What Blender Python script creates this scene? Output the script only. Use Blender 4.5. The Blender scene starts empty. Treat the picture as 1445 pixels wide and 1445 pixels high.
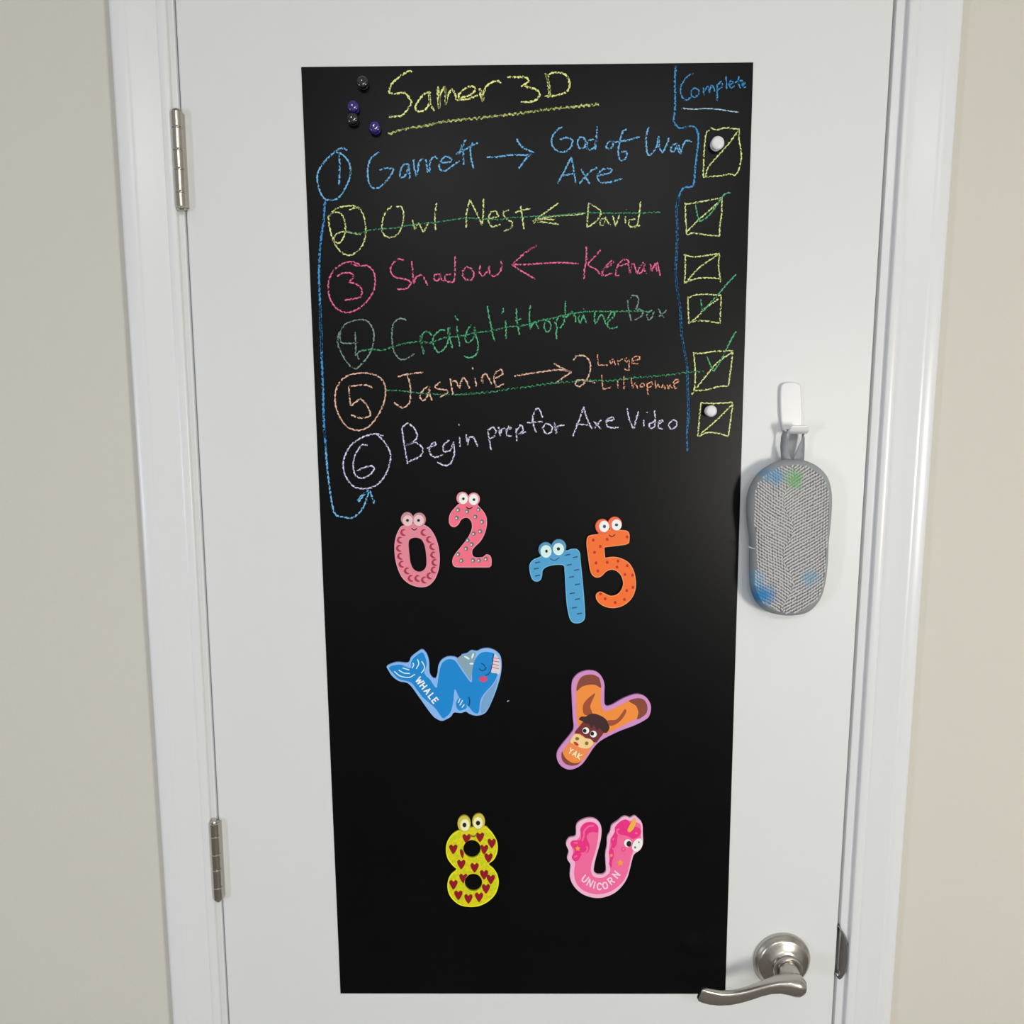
import bpy, bmesh, math, random
from mathutils import Vector, Matrix

scene = bpy.context.scene
COL = scene.collection
PI = math.pi
random.seed(7)

# ------------------------------------------------------------------ camera
# door face is the plane y = 0 (x to the right, z up); the camera stands at y < 0
CAM = Vector((0.29584, -0.81786, 1.51806))
FPX, HALF = 1086.0, 722.5
CROT = (Matrix.Rotation(-0.03866, 3, 'Z') @ Matrix.Rotation(1.43919, 3, 'X') @ Matrix.Rotation(0.00038, 3, 'Z'))
cd = bpy.data.cameras.new('camera')
cam = bpy.data.objects.new('camera', cd)
COL.objects.link(cam)
cam.matrix_world = Matrix.Translation(CAM) @ CROT.to_4x4()
cd.sensor_width = 36.0
cd.lens = FPX / 1445.0 * 36.0
cd.clip_start = 0.01
scene.camera = cam

# ------------------------------------------------------------------ light
world = bpy.data.worlds.new('world')
scene.world = world
world.use_nodes = True
world.node_tree.nodes['Background'].inputs[0].default_value = (0.9, 0.93, 1.0, 1)
world.node_tree.nodes['Background'].inputs[1].default_value = 0.3


def area_light(name, loc, target, sx, sy, power, color):
    l = bpy.data.lights.new(name, 'AREA')
    l.shape = 'RECTANGLE'
    l.size, l.size_y, l.energy, l.color = sx, sy, power, color
    o = bpy.data.objects.new(name, l)
    COL.objects.link(o)
    o.location = loc
    d = Vector(target) - Vector(loc)
    o.rotation_euler = d.to_track_quat('-Z', 'Y').to_euler()
    return o


area_light('warm_lamp', (1.62, -1.95, 1.30), (0.4, 0, 1.2), 0.32, 0.50, 20, (1.0, 0.97, 0.88))
area_light('cool_lamp', (-1.55, -1.85, 1.25), (0.3, 0, 1.15), 0.20, 0.50, 11, (0.82, 0.87, 1.0))
area_light('ceiling_lamp', (0.1, -2.2, 2.42), (0.1, -2.2, 0), 0.35, 0.35, 11, (0.97, 0.98, 1.0))
area_light('ceiling_lamp', (0.9, -2.2, 2.42), (0.9, -2.2, 0), 0.35, 0.35, 11, (0.97, 0.98, 1.0))

scene.view_settings.view_transform = 'Standard'
scene.view_settings.look = 'None'
scene.view_settings.gamma = 1
scene.view_settings.use_curve_mapping = False
scene.view_settings.exposure = -0.03


# ------------------------------------------------------------------ helpers
def at(u, v, Y=0.0):
    """point of the photograph -> point on the plane y = Y"""
    d = CROT @ Vector(((u - HALF) / FPX, (HALF - v) / FPX, -1.0))
    t = (Y - CAM.y) / d.y
    return CAM + d * t


def lin(c):
    c = c / 255.0
    return c / 12.92 if c <= 0.04045 else ((c + 0.055) / 1.055) ** 2.4


def rgb(r, g, b, k=1.0):
    return (min(lin(r) * k, 1), min(lin(g) * k, 1), min(lin(b) * k, 1), 1)


def mat(name, color, rough=0.5, metal=0.0, spec=0.5, coat=0.0, bump=None, alpha_noise=None, var=None, sheen=0):
    m = bpy.data.materials.new(name)
    m.use_nodes = True
    nt = m.node_tree
    p = nt.nodes['Principled BSDF']
    p.inputs['Base Color'].default_value = color
    p.inputs['Roughness'].default_value = rough
    p.inputs['Metallic'].default_value = metal
    p.inputs['Specular IOR Level'].default_value = spec
    p.inputs['Coat Weight'].default_value = coat
    tc = nt.nodes.new('ShaderNodeTexCoord')
    if bump:
        scale, dist, stretch = bump
        mp = nt.nodes.new('ShaderNodeMapping')
        mp.inputs['Scale'].default_value = stretch
        nz = nt.nodes.new('ShaderNodeTexNoise')
        nz.inputs['Scale'].default_value = scale
        nz.inputs['Detail'].default_value = 4
        bp = nt.nodes.new('ShaderNodeBump')
        bp.inputs['Strength'].default_value = 1
        bp.inputs['Distance'].default_value = dist
        nt.links.new(tc.outputs['Object'], mp.inputs[0])
        nt.links.new(mp.outputs[0], nz.inputs['Vector'])
        nt.links.new(nz.outputs['Fac'], bp.inputs['Height'])
        nt.links.new(bp.outputs[0], p.inputs['Normal'])
    if var:
        scale, col2, lo, hi = var
        nz = nt.nodes.new('ShaderNodeTexNoise')
        nz.inputs['Scale'].default_value = scale
        nz.inputs['Detail'].default_value = 5
        mr = nt.nodes.new('ShaderNodeMapRange')
        mr.inputs['From Min'].default_value, mr.inputs['From Max'].default_value = lo, hi
        mx = nt.nodes.new('ShaderNodeMix')
        mx.data_type = 'RGBA'
        mx.inputs['A'].default_value, mx.inputs['B'].default_value = color, col2
        nt.links.new(tc.outputs['Object'], nz.inputs['Vector'])
        nt.links.new(nz.outputs['Fac'], mr.inputs['Value'])
        nt.links.new(mr.outputs[0], mx.inputs['Factor'])
        nt.links.new(mx.outputs['Result'], p.inputs['Base Color'])
    if alpha_noise:
        scale, lo, hi = alpha_noise
        nz = nt.nodes.new('ShaderNodeTexNoise')
        nz.inputs['Scale'].default_value = scale
        nz.inputs['Detail'].default_value = 3
        mr = nt.nodes.new('ShaderNodeMapRange')
        mr.inputs['From Min'].default_value, mr.inputs['From Max'].default_value = lo, hi
        nt.links.new(tc.outputs['Object'], nz.inputs['Vector'])
        nt.links.new(nz.outputs['Fac'], mr.inputs['Value'])
        nt.links.new(mr.outputs[0], p.inputs['Alpha'])
    return m


def mesh_obj(name, verts, faces, m, parent=None, smooth=False, loc=None, uv=None):
    me = bpy.data.meshes.new(name)
    me.from_pydata([tuple(v) for v in verts], [], faces)
    me.update()
    if smooth:
        for p in me.polygons:
            p.use_smooth = True
    me.materials.append(m)
    o = bpy.data.objects.new(name, me)
    COL.objects.link(o)
    if parent:
        o.parent = parent
    if loc is not None:
        o.location = loc
    return o


def bm_obj(name, bm, m, parent=None, smooth=False, loc=None):
    bmesh.ops.recalc_face_normals(bm, faces=bm.faces)
    me = bpy.data.meshes.new(name)
    bm.to_mesh(me)
    bm.free()
    if smooth:
        for p in me.polygons:
            p.use_smooth = True
        try:
            me.set_sharp_from_angle(angle=math.radians(40))
        except Exception:
            pass
    me.materials.append(m)
    o = bpy.data.objects.new(name, me)
    COL.objects.link(o)
    if parent:
        o.parent = parent
    if loc is not None:
        o.location = loc
    return o


def add_box(bm, x0, x1, y0, y1, z0, z1, bevel=0.0):
    t = bmesh.new()
    v = [t.verts.new(p) for p in ((x0, y0, z0), (x1, y0, z0), (x1, y1, z0), (x0, y1, z0),
                                  (x0, y0, z1), (x1, y0, z1), (x1, y1, z1), (x0, y1, z1))]
    for f in ((3, 2, 1, 0), (4, 5, 6, 7), (0, 1, 5, 4), (1, 2, 6, 5), (2, 3, 7, 6), (3, 0, 4, 7)):
        t.faces.new([v[i] for i in f])
    if bevel:
        bmesh.ops.bevel(t, geom=t.edges[:], offset=bevel, segments=2, affect='EDGES')
    me = bpy.data.meshes.new('t')
    t.to_mesh(me)
    t.free()
    bm.from_mesh(me)
    bpy.data.meshes.remove(me)


def box(name, x0, x1, y0, y1, z0, z1, m, parent=None, bevel=0.0):
    bm = bmesh.new()
    add_box(bm, x0, x1, y0, y1, z0, z1, bevel)
    return bm_obj(name, bm, m, parent)


def lathe(bm, prof, seg=32, axis='Y', c=(0, 0, 0)):
    """prof = (radius, height) pairs; axis Y points out of the door (towards -y)"""
    rings = []
    for r, h in prof:
        ring = []
        if r < 1e-6:
            ring = [bm.verts.new(_ax(0, 0, h, axis, c))]
        else:
            for k in range(seg):
                a = 2 * PI * k / seg
                ring.append(bm.verts.new(_ax(r * math.cos(a), r * math.sin(a), h, axis, c)))
        rings.append(ring)
    for a, b in zip(rings, rings[1:]):
        for k in range(seg):
            k2 = (k + 1) % seg
            q = [a[k % len(a)], a[k2 % len(a)], b[k2 % len(b)], b[k % len(b)]]
            q2 = []
            for x in q:
                if x not in q2:
                    q2.append(x)
            if len(q2) > 2:
                bm.faces.new(q2)
    for ring in (rings[0], rings[-1]):
        if len(ring) > 2:
            bm.faces.new(ring)


def _ax(a, b, h, axis, c):
    if axis == 'Y':
        return (c[0] + a, c[1] - h, c[2] + b)
    return (c[0] + a, c[1] + b, c[2] + h)


def smooth_line(pts, closed=False, step=1.6):
    """centripetal-like Catmull-Rom through the points, sampled every `step`"""
    if len(pts) < 3:
        out = []
        (x0, y0), (x1, y1) = pts[0], pts[-1]
        n = max(1, int(math.hypot(x1 - x0, y1 - y0) / step))
        return [(x0 + (x1 - x0) * i / n, y0 + (y1 - y0) * i / n) for i in range(n + 1)]
    n = len(pts)
    out = []
    rng = range(n) if closed else range(n - 1)
    for i in rng:
        p1, p2 = pts[i], pts[(i + 1) % n]
        p0 = pts[i - 1] if (closed or i > 0) else (2 * p1[0] - p2[0], 2 * p1[1] - p2[1])
        p3 = pts[(i + 2) % n] if (closed or i + 2 < n) else (2 * p2[0] - p1[0], 2 * p2[1] - p1[1])
        L = math.hypot(p2[0] - p1[0], p2[1] - p1[1])
        k = max(1, int(L / step))
        for j in range(k):
            t = j / k
            q = []
            for a in (0, 1):
                q.append(0.5 * (2 * p1[a] + (p2[a] - p0[a]) * t + (2 * p0[a] - 5 * p1[a] + 4 * p2[a] - p3[a]) * t * t
                                + (3 * p1[a] - p0[a] - 3 * p2[a] + p3[a]) * t ** 3))
            out.append(tuple(q))
    if not closed:
        out.append(pts[-1])
    return out


def stroke_line(pts, step=1.3, corner=74):
    """like smooth_line, but sharp turns of the chalk stay sharp"""
    cuts = [0]
    for i in range(1, len(pts) - 1):
        a = math.atan2(pts[i][1] - pts[i - 1][1], pts[i][0] - pts[i - 1][0])
        b = math.atan2(pts[i + 1][1] - pts[i][1], pts[i + 1][0] - pts[i][0])
        d = abs((b - a + PI) % (2 * PI) - PI)
        if d > math.radians(corner):
            cuts.append(i)
    cuts.append(len(pts) - 1)
    return [smooth_line(pts[a:b + 1], step=step) for a, b in zip(cuts, cuts[1:])]


def frm(ox, oy, s):
    return lambda P: [(ox + x / s, oy + y / s) for x, y in P]


def P(txt):
    """'x,y x,y ...' -> points"""
    return [tuple(float(a) for a in w.split(',')) for w in txt.split()]


def finish(o, label=None, cat=None, group=None, kind=None):
    if label: o['label'] = label
    if cat: o['category'] = cat
    if group: o['group'] = group
    if kind: o['kind'] = kind
    return o


def empty(name, loc, label, cat, group=None):
    o = bpy.data.objects.new(name, None)
    COL.objects.link(o)
    o.location = loc
    o.empty_display_size = 0.02
    return finish(o, label, cat, group)


# ------------------------------------------------------------------ materials
M = {}
M['door'] = mat('door_paint', (0.77, 0.785, 0.785, 1), 0.42, spec=0.45, bump=(9, 0.0012, (1, 1, 0.6)))
M['trim'] = mat('trim_paint', (0.78, 0.79, 0.80, 1), 0.28, spec=0.5, bump=(30, 0.0006, (1, 1, 0.15)))
M['wall'] = mat('wall_paint', (0.665, 0.64, 0.575, 1), 0.75, spec=0.25, bump=(260, 0.0002, (1, 1, 1)))
M['room'] = mat('room_paint', (0.74, 0.74, 0.73, 1), 0.8)
M['ceiling'] = mat('ceiling_paint', (0.8, 0.8, 0.8, 1), 0.9)
M['floor'] = mat('dark_floor_boards', (0.17, 0.155, 0.14, 1), 0.7, var=(5, (0.21, 0.19, 0.17, 1), 0.4, 0.6))
M['board'] = mat('chalkboard_film', (0.0008, 0.0009, 0.0016, 1), 0.33, spec=0.17,
                 var=(14, (0.0014, 0.0015, 0.0022, 1), 0.35, 0.75))
M['nickel'] = mat('brushed_nickel', (0.50, 0.47, 0.435, 1), 0.27, metal=1.0, bump=(900, 0.00003, (0.1, 1, 1)))
M['hinge'] = mat('hinge_nickel', (0.52, 0.485, 0.43, 1), 0.25, metal=1.0)
M['strike'] = mat('strike_nickel', (0.42, 0.42, 0.43, 1), 0.22, metal=1.0)
M['dark'] = mat('dark_gap', (0.02, 0.018, 0.015, 1), 0.9)

# ------------------------------------------------------------------ the room
ZT, FL, CE = 2.035, 0.0, 2.44
XL, XR, YB = -2.0, 2.6, -2.8
DW = 0.711


def struct(o):
    o['kind'] = 'structure'
    return o


bm = bmesh.new()
JX0, JX1 = -0.020, DW + 0.023            # rough opening behind the jambs
add_box(bm, XL, JX0, 0.0, 0.11, FL, CE)
add_box(bm, JX1, XR, 0.0, 0.11, FL, CE)
add_box(bm, JX0, JX1, 0.0, 0.11, ZT + 0.023, CE)
struct(bm_obj('wall_back', bm, M['wall']))
struct(box('wall_left', XL - 0.1, XL, YB, 0.11, FL, CE, M['room']))
struct(box('wall_right', XR, XR + 0.1, YB, 0.11, FL, CE, M['room']))
struct(box('wall_front', XL - 0.1, XR + 0.1, YB - 0.1, YB, FL, CE, M['room']))
struct(box('floor', XL - 0.1, XR + 0.1, YB - 0.1, 0.16, -0.1, FL, M['floor']))
struct(box('ceiling', XL - 0.1, XR + 0.1, YB - 0.1, 0.16, CE, CE + 0.1, M['ceiling']))


def profile_trim(name, prof, z0, z1, m):
    """moulding: (x, y) cross-section run from z0 to z1"""
    n = len(prof)
    vs = [(x, y, z0) for x, y in prof] + [(x, y, z1) for x, y in prof]
    fs = [(i, (i + 1) % n, n + (i + 1) % n, n + i) for i in range(n)]
    bm = bmesh.new()
    v = [bm.verts.new(p) for p in vs]
    for f in fs:
        bm.faces.new([v[i] for i in f])
    bm.faces.new(v[:n]); bm.faces.new(v[n:][::-1])
    return struct(bm_obj(name, bm, m, smooth=True))


# casing cross-section: distance from the inner edge (t) and thickness (d)
CAS = [(0, 0), (0, .0058), (.0006, .0068), (.0016, .0075), (.0050, .0080), (.0085, .0083), (.0095, .0078), (.0105, .0084),
       (.014, .0092), (.020, .0107), (.026, .0124), (.031, .0141), (.0335, .0148), (.0350, .0153), (.0362, .0152),
       (.0374, .0154), (.0390, .0160), (.0430, .0165), (.0480, .0165), (.0500, .0160), (.0512, .0148), (.0516, .0130), (.0516, 0)]
OUTL, OUTR = -0.0590, DW + 0.0652
CAS = [(t, d * .76) for t, d in CAS]
profile_trim('trim_1', [(OUTL + .0516 - t, -d) for t, d in CAS], 0, ZT + 0.062, M['trim'])
profile_trim('trim_2', [(OUTR - .0516 + t, -d) for t, d in CAS], 0, ZT + 0.062, M['trim'])
# head casing
n = len(CAS)
vs = [(OUTL + .0516, -d, ZT + 0.010 + t) for t, d in CAS] + [(OUTR - .0516, -d, ZT + 0.010 + t) for t, d in CAS]
struct(mesh_obj('trim_3', vs, [(i, (i + 1) % n, n + (i + 1) % n, n + i) for i in range(n)] + [tuple(range(n))] + [tuple(range(n, 2 * n))[::-1]], M['trim']))
# jambs with their rounded front edges, and the stop behind the door
GL, GR = 0.0018, 0.0030
def jamb(name, xin, xout, m):
    s = 1 if xin > xout else -1
    pr = [(xin, 0.11), (xin, 0.0022), (xin - s * .0006, 0.0006), (xin - s * .0020, 0.0), (xout, 0.0), (xout, 0.11)]
    return profile_trim(name, pr, 0, ZT, m)
left_jamb = jamb('trim_4', -GL, JX0, M['trim'])
right_jamb = jamb('trim_5', DW + GR, JX1, M['trim'])
struct(box('trim_6', JX0, JX1, 0.0, 0.11, ZT + 0.003, ZT + 0.023, M['trim']))
struct(box('trim_7', -GL, 0.012, 0.040, 0.055, 0, ZT, M['trim']))
struct(box('trim_8', DW - 0.010, DW + GR, 0.040, 0.055, 0, ZT, M['trim']))
for nm, a, b in (('baseboard_left', XL, OUTL), ('baseboard_right', OUTR, XR)):
    struct(box(nm, a, b, -0.013, 0.0, 0, 0.09, M['trim'], bevel=0.003))

# ------------------------------------------------------------------ door with hinges and lever
door = struct(box('door_1', 0.0, DW, 0.0, 0.035, 0.008, ZT, M['door'], bevel=0.0012))


def hinge(vt, vb, ut, ub):
    zt, zb = at(ut, vt, -0.0058).z, at(ub, vb, -0.0058).z
    H = zt - zb
    c = (-0.0022, -0.0058, 0)
    bm = bmesh.new()
    # leaf seen between the knuckles and the door edge, slightly sprung
    pr = [(0.0008, -0.0064), (0.0026, -0.0052), (0.0034, -0.0026), (0.0035, 0.0012), (0.0022, 0.0012), (0.0021, -0.0022), (0.0016, -0.0040), (0.0006, -0.0048)]
    k = len(pr)
    lo = [bm.verts.new((x, y, zb + .001)) for x, y in pr]
    hi = [bm.verts.new((x, y, zt - .001)) for x, y in pr]
    for i in range(k):
        bm.faces.new((lo[i], lo[(i + 1) % k], hi[(i + 1) % k], hi[i]))
    bm.faces.new(lo); bm.faces.new(hi[::-1])
    root = bm_obj('hinge', bm, M['hinge'], door)
    cuts = [0, .165, .40, .60, .83, 1.0]
    for a, b in zip(cuts, cuts[1:]):
        z0, z1 = zb + H * a + .0005, zb + H * b - .0005
        bm = bmesh.new()
        r = 0.0055
        lathe(bm, [(r - .0008, z0), (r, z0 + .0007), (r, z1 - .0007), (r - .0008, z1)], 24, 'Z', c)
        bm_obj('knuckle', bm, M['hinge'], root, smooth=True)
    bm = bmesh.new()
    lathe(bm, [(0, zb - .0028), (.0036, zb - .0022), (.0045, zb - .0004), (.0040, zb), (.0040, zt), (.0045, zt + .0004), (.0036, zt + .0020), (0, zt + .0026)], 20, 'Z', c)
    bm_obj('hinge_pin', bm, M['hinge'], root, smooth=True)
    # jamb leaf screwed behind, only its edge shows
    return root


hinge(157, 294, 245, 256)
hinge(1160, 1268, 300, 308)

# lever handle
RC = at(1104, 1356, -0.004)
bm = bmesh.new()
lathe(bm, [(.0335, 0), (.0338, .0022), (.0334, .0040), (.0324, .0056), (.0310, .0068), (.0303, .0078), (.0294, .0092), (.0280, .0100),
           (.0262, .0106), (.0240, .0114), (.0215, .0125), (.0190, .0140), (.0170, .0156)], 64, 'Y')
handle = bm_obj('door_handle', bm, M['nickel'], door, smooth=True, loc=(RC.x, 0, RC.z))
bm = bmesh.new()
lathe(bm, [(.0158, .0150), (.0166, .0165), (.0168, .0195), (.0160, .0212), (.0146, .0218), (.0130, .0214), (.0125, .0205)], 48, 'Y')
bm_obj('collar', bm, M['nickel'], handle, smooth=True)
bm = bmesh.new()
lathe(bm, [(.0122, .018), (.0118, .024), (.0106, .032), (.0098, .038), (.0098, .046)], 40, 'Y')
bm_obj('spindle', bm, M['nickel'], handle, smooth=True)
# lever: (zoom x, zoom y, half height z, half depth y, depth centre)
F2 = frm(970, 1290, 5.78)
LV = [(958, 596, .0030, .004, .044), (946, 592, .0078, .0088, .044), (915, 584, .0108, .0110, .0435), (870, 574, .0112, .0112, .043), (810, 568, .0096, .0100, .043),
      (740, 572, .0078, .0080, .043), (660, 590, .0067, .0064, .0425), (580, 617, .0064, .0054, .042), (500, 646, .0066, .0048, .0415),
      (420, 668, .0070, .0044, .041), (340, 682, .0076, .0042, .0405), (260, 683, .0082, .0040, .0405), (190, 673, .0086, .0040, .041),
      (140, 661, .0086, .0038, .0415), (110, 652, .0080, .0034, .042), (98, 648, .0062, .0022, .042)]
bm = bmesh.new()
rings = []
pts = []
for zx, zy, hz, hy, dc in LV:
    u, v = F2([(zx, zy)])[0]
    p = at(u, v, -dc)
    pts.append(p)
for i, (zx, zy, hz, hy, dc) in enumerate(LV):
    p = pts[i]
    a, b = pts[max(i - 1, 0)], pts[min(i + 1, len(pts) - 1)]
    tan = (b - a).normalized()
    up = Vector((0, -1, 0)).cross(tan).normalized()
    if up.z < 0:
        up = -up
    out = tan.cross(up).normalized()
    if out.y > 0:
        out = -out
    f = min(1.0, i / 5.0)
    ring = []
    N = 28
    for k in range(N):
        t = 2 * PI * k / N
        e = 1.0 - 0.45 * f           # superellipse: rounder at the hub, squarer at the tip
        cx = math.copysign(abs(math.cos(t)) ** e, math.cos(t))
        sx = math.copysign(abs(math.sin(t)) ** e, math.sin(t))
        off = up * (hz * sx) + out * (hy * cx)
        q = p + off - RC
        ring.append(bm.verts.new((q.x, q.y + RC.y, q.z)))
    rings.append(ring)
for a, b in zip(rings, rings[1:]):
    for k in range(N):
        bm.faces.new((a[k], a[(k + 1) % N], b[(k + 1) % N], b[k]))
bm.faces.new(rings[0]); bm.faces.new(rings[-1])
bm_obj('lever', bm, M['nickel'], handle, smooth=True)

# strike plate lip wrapped round the jamb's edge
bm = bmesh.new()
edge = F2(P('1222,96 1245,118 1270,150 1288,185 1302,235 1312,290 1315,340 1311,395 1300,435 1284,475 1262,505 1240,515 1222,505 1208,470'))
inner = []
grid = []
for (u, v) in edge:
    w = at(u, v, -0.001)
    row = []
    for j in range(7):
        t = j / 6
        x = (DW + GR - 0.0004) * (1 - t) + w.x * t
        y = 0.004 * (1 - t) ** 3 - 0.0030 * math.sin(PI * min(1, t * 1.05)) ** .7 * 1.0 - 0.0008
        row.append((x, y, w.z))
    grid.append(row)
V = [p for r in grid for p in r]
Fc = [(i * 7 + j, i * 7 + j + 1, (i + 1) * 7 + j + 1, (i + 1) * 7 + j) for i in range(len(grid) - 1) for j in range(6)]
sp = mesh_obj('strike_plate', V, Fc, M['strike'], right_jamb, smooth=True)
sm = sp.modifiers.new('thick', 'SOLIDIFY'); sm.thickness = 0.001; sm.offset = -1

# ------------------------------------------------------------------ chalkboard
BY = -0.0006
c4 = [at(u, v, BY) for u, v in ((425, 94.5), (1063, 88), (1023.5, 1402.5), (480.5, 1402))]
bc = (c4[0] + c4[1] + c4[2] + c4[3]) / 4
ORG = Vector((bc.x, 0, bc.z))
bm = bmesh.new()
fr = [bm.verts.new((p.x - ORG.x, BY, p.z - ORG.z)) for p in c4]
bk = [bm.verts.new((p.x - ORG.x, 0, p.z - ORG.z)) for p in c4]
bm.faces.new(fr); bm.faces.new(bk[::-1])
for i in range(4):
    bm.faces.new((fr[i], fr[(i + 1) % 4], bk[(i + 1) % 4], bk[i]))
board = bm_obj('chalkboard', bm, M['board'], loc=ORG)
finish(board, 'tall black chalkboard sheet stuck on white door, covered in coloured chalk writing', 'chalkboard')


def chalk_mat(name, r, g, b, lo=0.40, hi=0.47):
    return mat('chalk_' + name, rgb(r, g, b, 1.32), 0.95, spec=0.1, alpha_noise=(720, lo, hi))


CH = {'yellow': chalk_mat('yellow', 218, 220, 138), 'lime': chalk_mat('lime', 205, 212, 138), 'sky': chalk_mat('sky', 108, 172, 216),
      'blue': chalk_mat('blue', 66, 140, 196), 'deep': chalk_mat('deep', 54, 118, 172, .41, .49), 'pale': chalk_mat('pale', 160, 190, 212),
      'pink': chalk_mat('pink', 216, 102, 146), 'green': chalk_mat('green', 84, 166, 120, .39, .48), 'strike': chalk_mat('strike', 66, 148, 104, .42, .52), 'sage': chalk_mat('sage', 116, 142, 132, .39, .48),
      'orange': chalk_mat('orange', 216, 154, 122), 'peach': chalk_mat('peach', 214, 174, 150), 'lilac': chalk_mat('lilac', 204, 196, 224)}
layer = [0]


def words_of(strokes, gap=7.0):
    """strokes -> words: neighbours whose horizontal spans come closer than the gap"""
    it = sorted(((min(p[0] for p in st), max(p[0] for p in st), i) for i, st in enumerate(strokes)))
    out, end = [], -1e9
    for a, b, i in it:
        if a > end + gap:
            out.append([])
        out[-1].append(strokes[i])
        end = max(end, b)
    return out


def chalk(colour, strokes, width=2.7, label=None, name='chalk_writing', jag=1.0, words=False):
    """chalk strokes given in photograph points, laid on the board; every further word of a line is a sub-part"""
    if words:
        ws = words_of(strokes)
        root = chalk(colour, ws[0], width, label, name, jag)
        for w in ws[1:]:
            o = chalk(colour, w, width, None, 'chalk_word', jag)
            o.parent = root
        return root
    layer[0] += 1
    Y = BY - 0.00006 - 0.000006 * layer[0]
    V, Fc, lines = [], [], []
    for st in strokes:
        if len(st) == 1:
            st = [(st[0][0] - .7, st[0][1] - .6), (st[0][0] + .9, st[0][1] + .7)]
        lines += [L for L in stroke_line(st) if len(L) > 1]
    for L in lines:
        ph = random.uniform(0, 6)
        per = random.uniform(5.5, 8.5)
        s = 0
        base = len(V)
        for i, (x, y) in enumerate(L):
            a, b = L[max(i - 1, 0)], L[min(i + 1, len(L) - 1)]
            dx, dy = b[0] - a[0], b[1] - a[1]
            d = math.hypot(dx, dy) or 1
            nx, ny = -dy / d, dx / d
            if i:
                s += math.hypot(x - L[i - 1][0], y - L[i - 1][1])
            w = width * 0.43 * (0.95 + jag * (0.26 * math.sin(s * 2 * PI / per + ph) + random.uniform(-.20, .20)))
            if i in (0, len(L) - 1):
                w *= 0.7
            o = jag * (0.34 * math.sin(s * 2 * PI / (per * .8) + ph * 2) + random.uniform(-.2, .2))
            for sg in (-1, 1):
                p = at(x + nx * (w * sg + o), y + ny * (w * sg + o), Y)
                V.append((p.x - ORG.x, Y, p.z - ORG.z))
            if i:
                k = base + 2 * i
                Fc.append((k - 2, k - 1, k + 1, k))
    o = mesh_obj(name, V, Fc, CH[colour], board)
    if label:
        o['label'] = label
    return o


def S(f, *strs):
    return [f(P(s)) for s in strs]


cA, cB, cC, cD, cE, cF, cG = (frm(420, 80, 4.25), frm(740, 80, 4.379), frm(430, 270, 4.379), frm(720, 270, 4.25),
                             frm(440, 430, 4.516), frm(720, 430, 4.25), frm(440, 560, 4.25))
cK, cR, cT, cZ, cS, cGa, cJ, cLa = (frm(810, 340, 11.115), frm(540, 430, 10.32), frm(670, 420, 10.32), frm(800, 410, 9.633), frm(540, 95, 8.028),
                                    frm(560, 195, 11.115), frm(550, 500, 8.5), frm(690, 490, 5.16))
# title
title = S(cS, '335,50 300,40 230,80 150,140 95,200 70,290 130,300 250,290 300,350 325,400 280,480 220,545 150,555 70,562',
          '520,280 460,310 400,390 370,450 385,490 430,500 490,470 530,400 535,280', '525,270 530,380 560,450 585,495', '630,215 620,300 640,470', '640,470 650,320 700,215 715,300 712,425',
          '632,240 645,350 648,440', '712,425 740,320 780,240 820,300 835,370 860,370', '705,230 722,330 720,400', '860,370 900,340 1000,310 1055,250 1020,215 950,230 890,280 860,320 890,365 980,355 1080,315',
          '1100,235 1110,320 1135,390', '1135,385 1160,240 1220,180 1290,155 1345,175', '1105,240 1130,320 1140,370')
title += S(cA, '1255,122 1320,122 1370,125 1388,148 1340,178')
title += S(cB, '0,182 35,190 75,205 95,230 75,265 30,280 -22,278', '130,100 145,150 150,200 155,245', '135,105 152,170 158,240',
           '125,242 155,245 210,235 262,215 280,170 262,120 215,98 160,105 145,132')
chalk('yellow', title, 3.1, 'yellow chalk title reading Samer 3D', words=True)
zig = []
ul = smooth_line([(548, 189), (565, 183.5), (580, 180.5), (600, 177.5), (630, 171), (680, 166), (720, 161.5), (760, 156), (800, 151.5), (845, 147)], step=3.4)
for i, (x, y) in enumerate(ul):
    zig.append((x + random.uniform(-.8, .8), y + (2.2 if i % 2 else -2.0) * random.uniform(.6, 1.15)))
chalk('yellow', [zig, ul], 2.0, 'yellow zigzag chalk underline below the title', 'chalk_underline')
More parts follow.
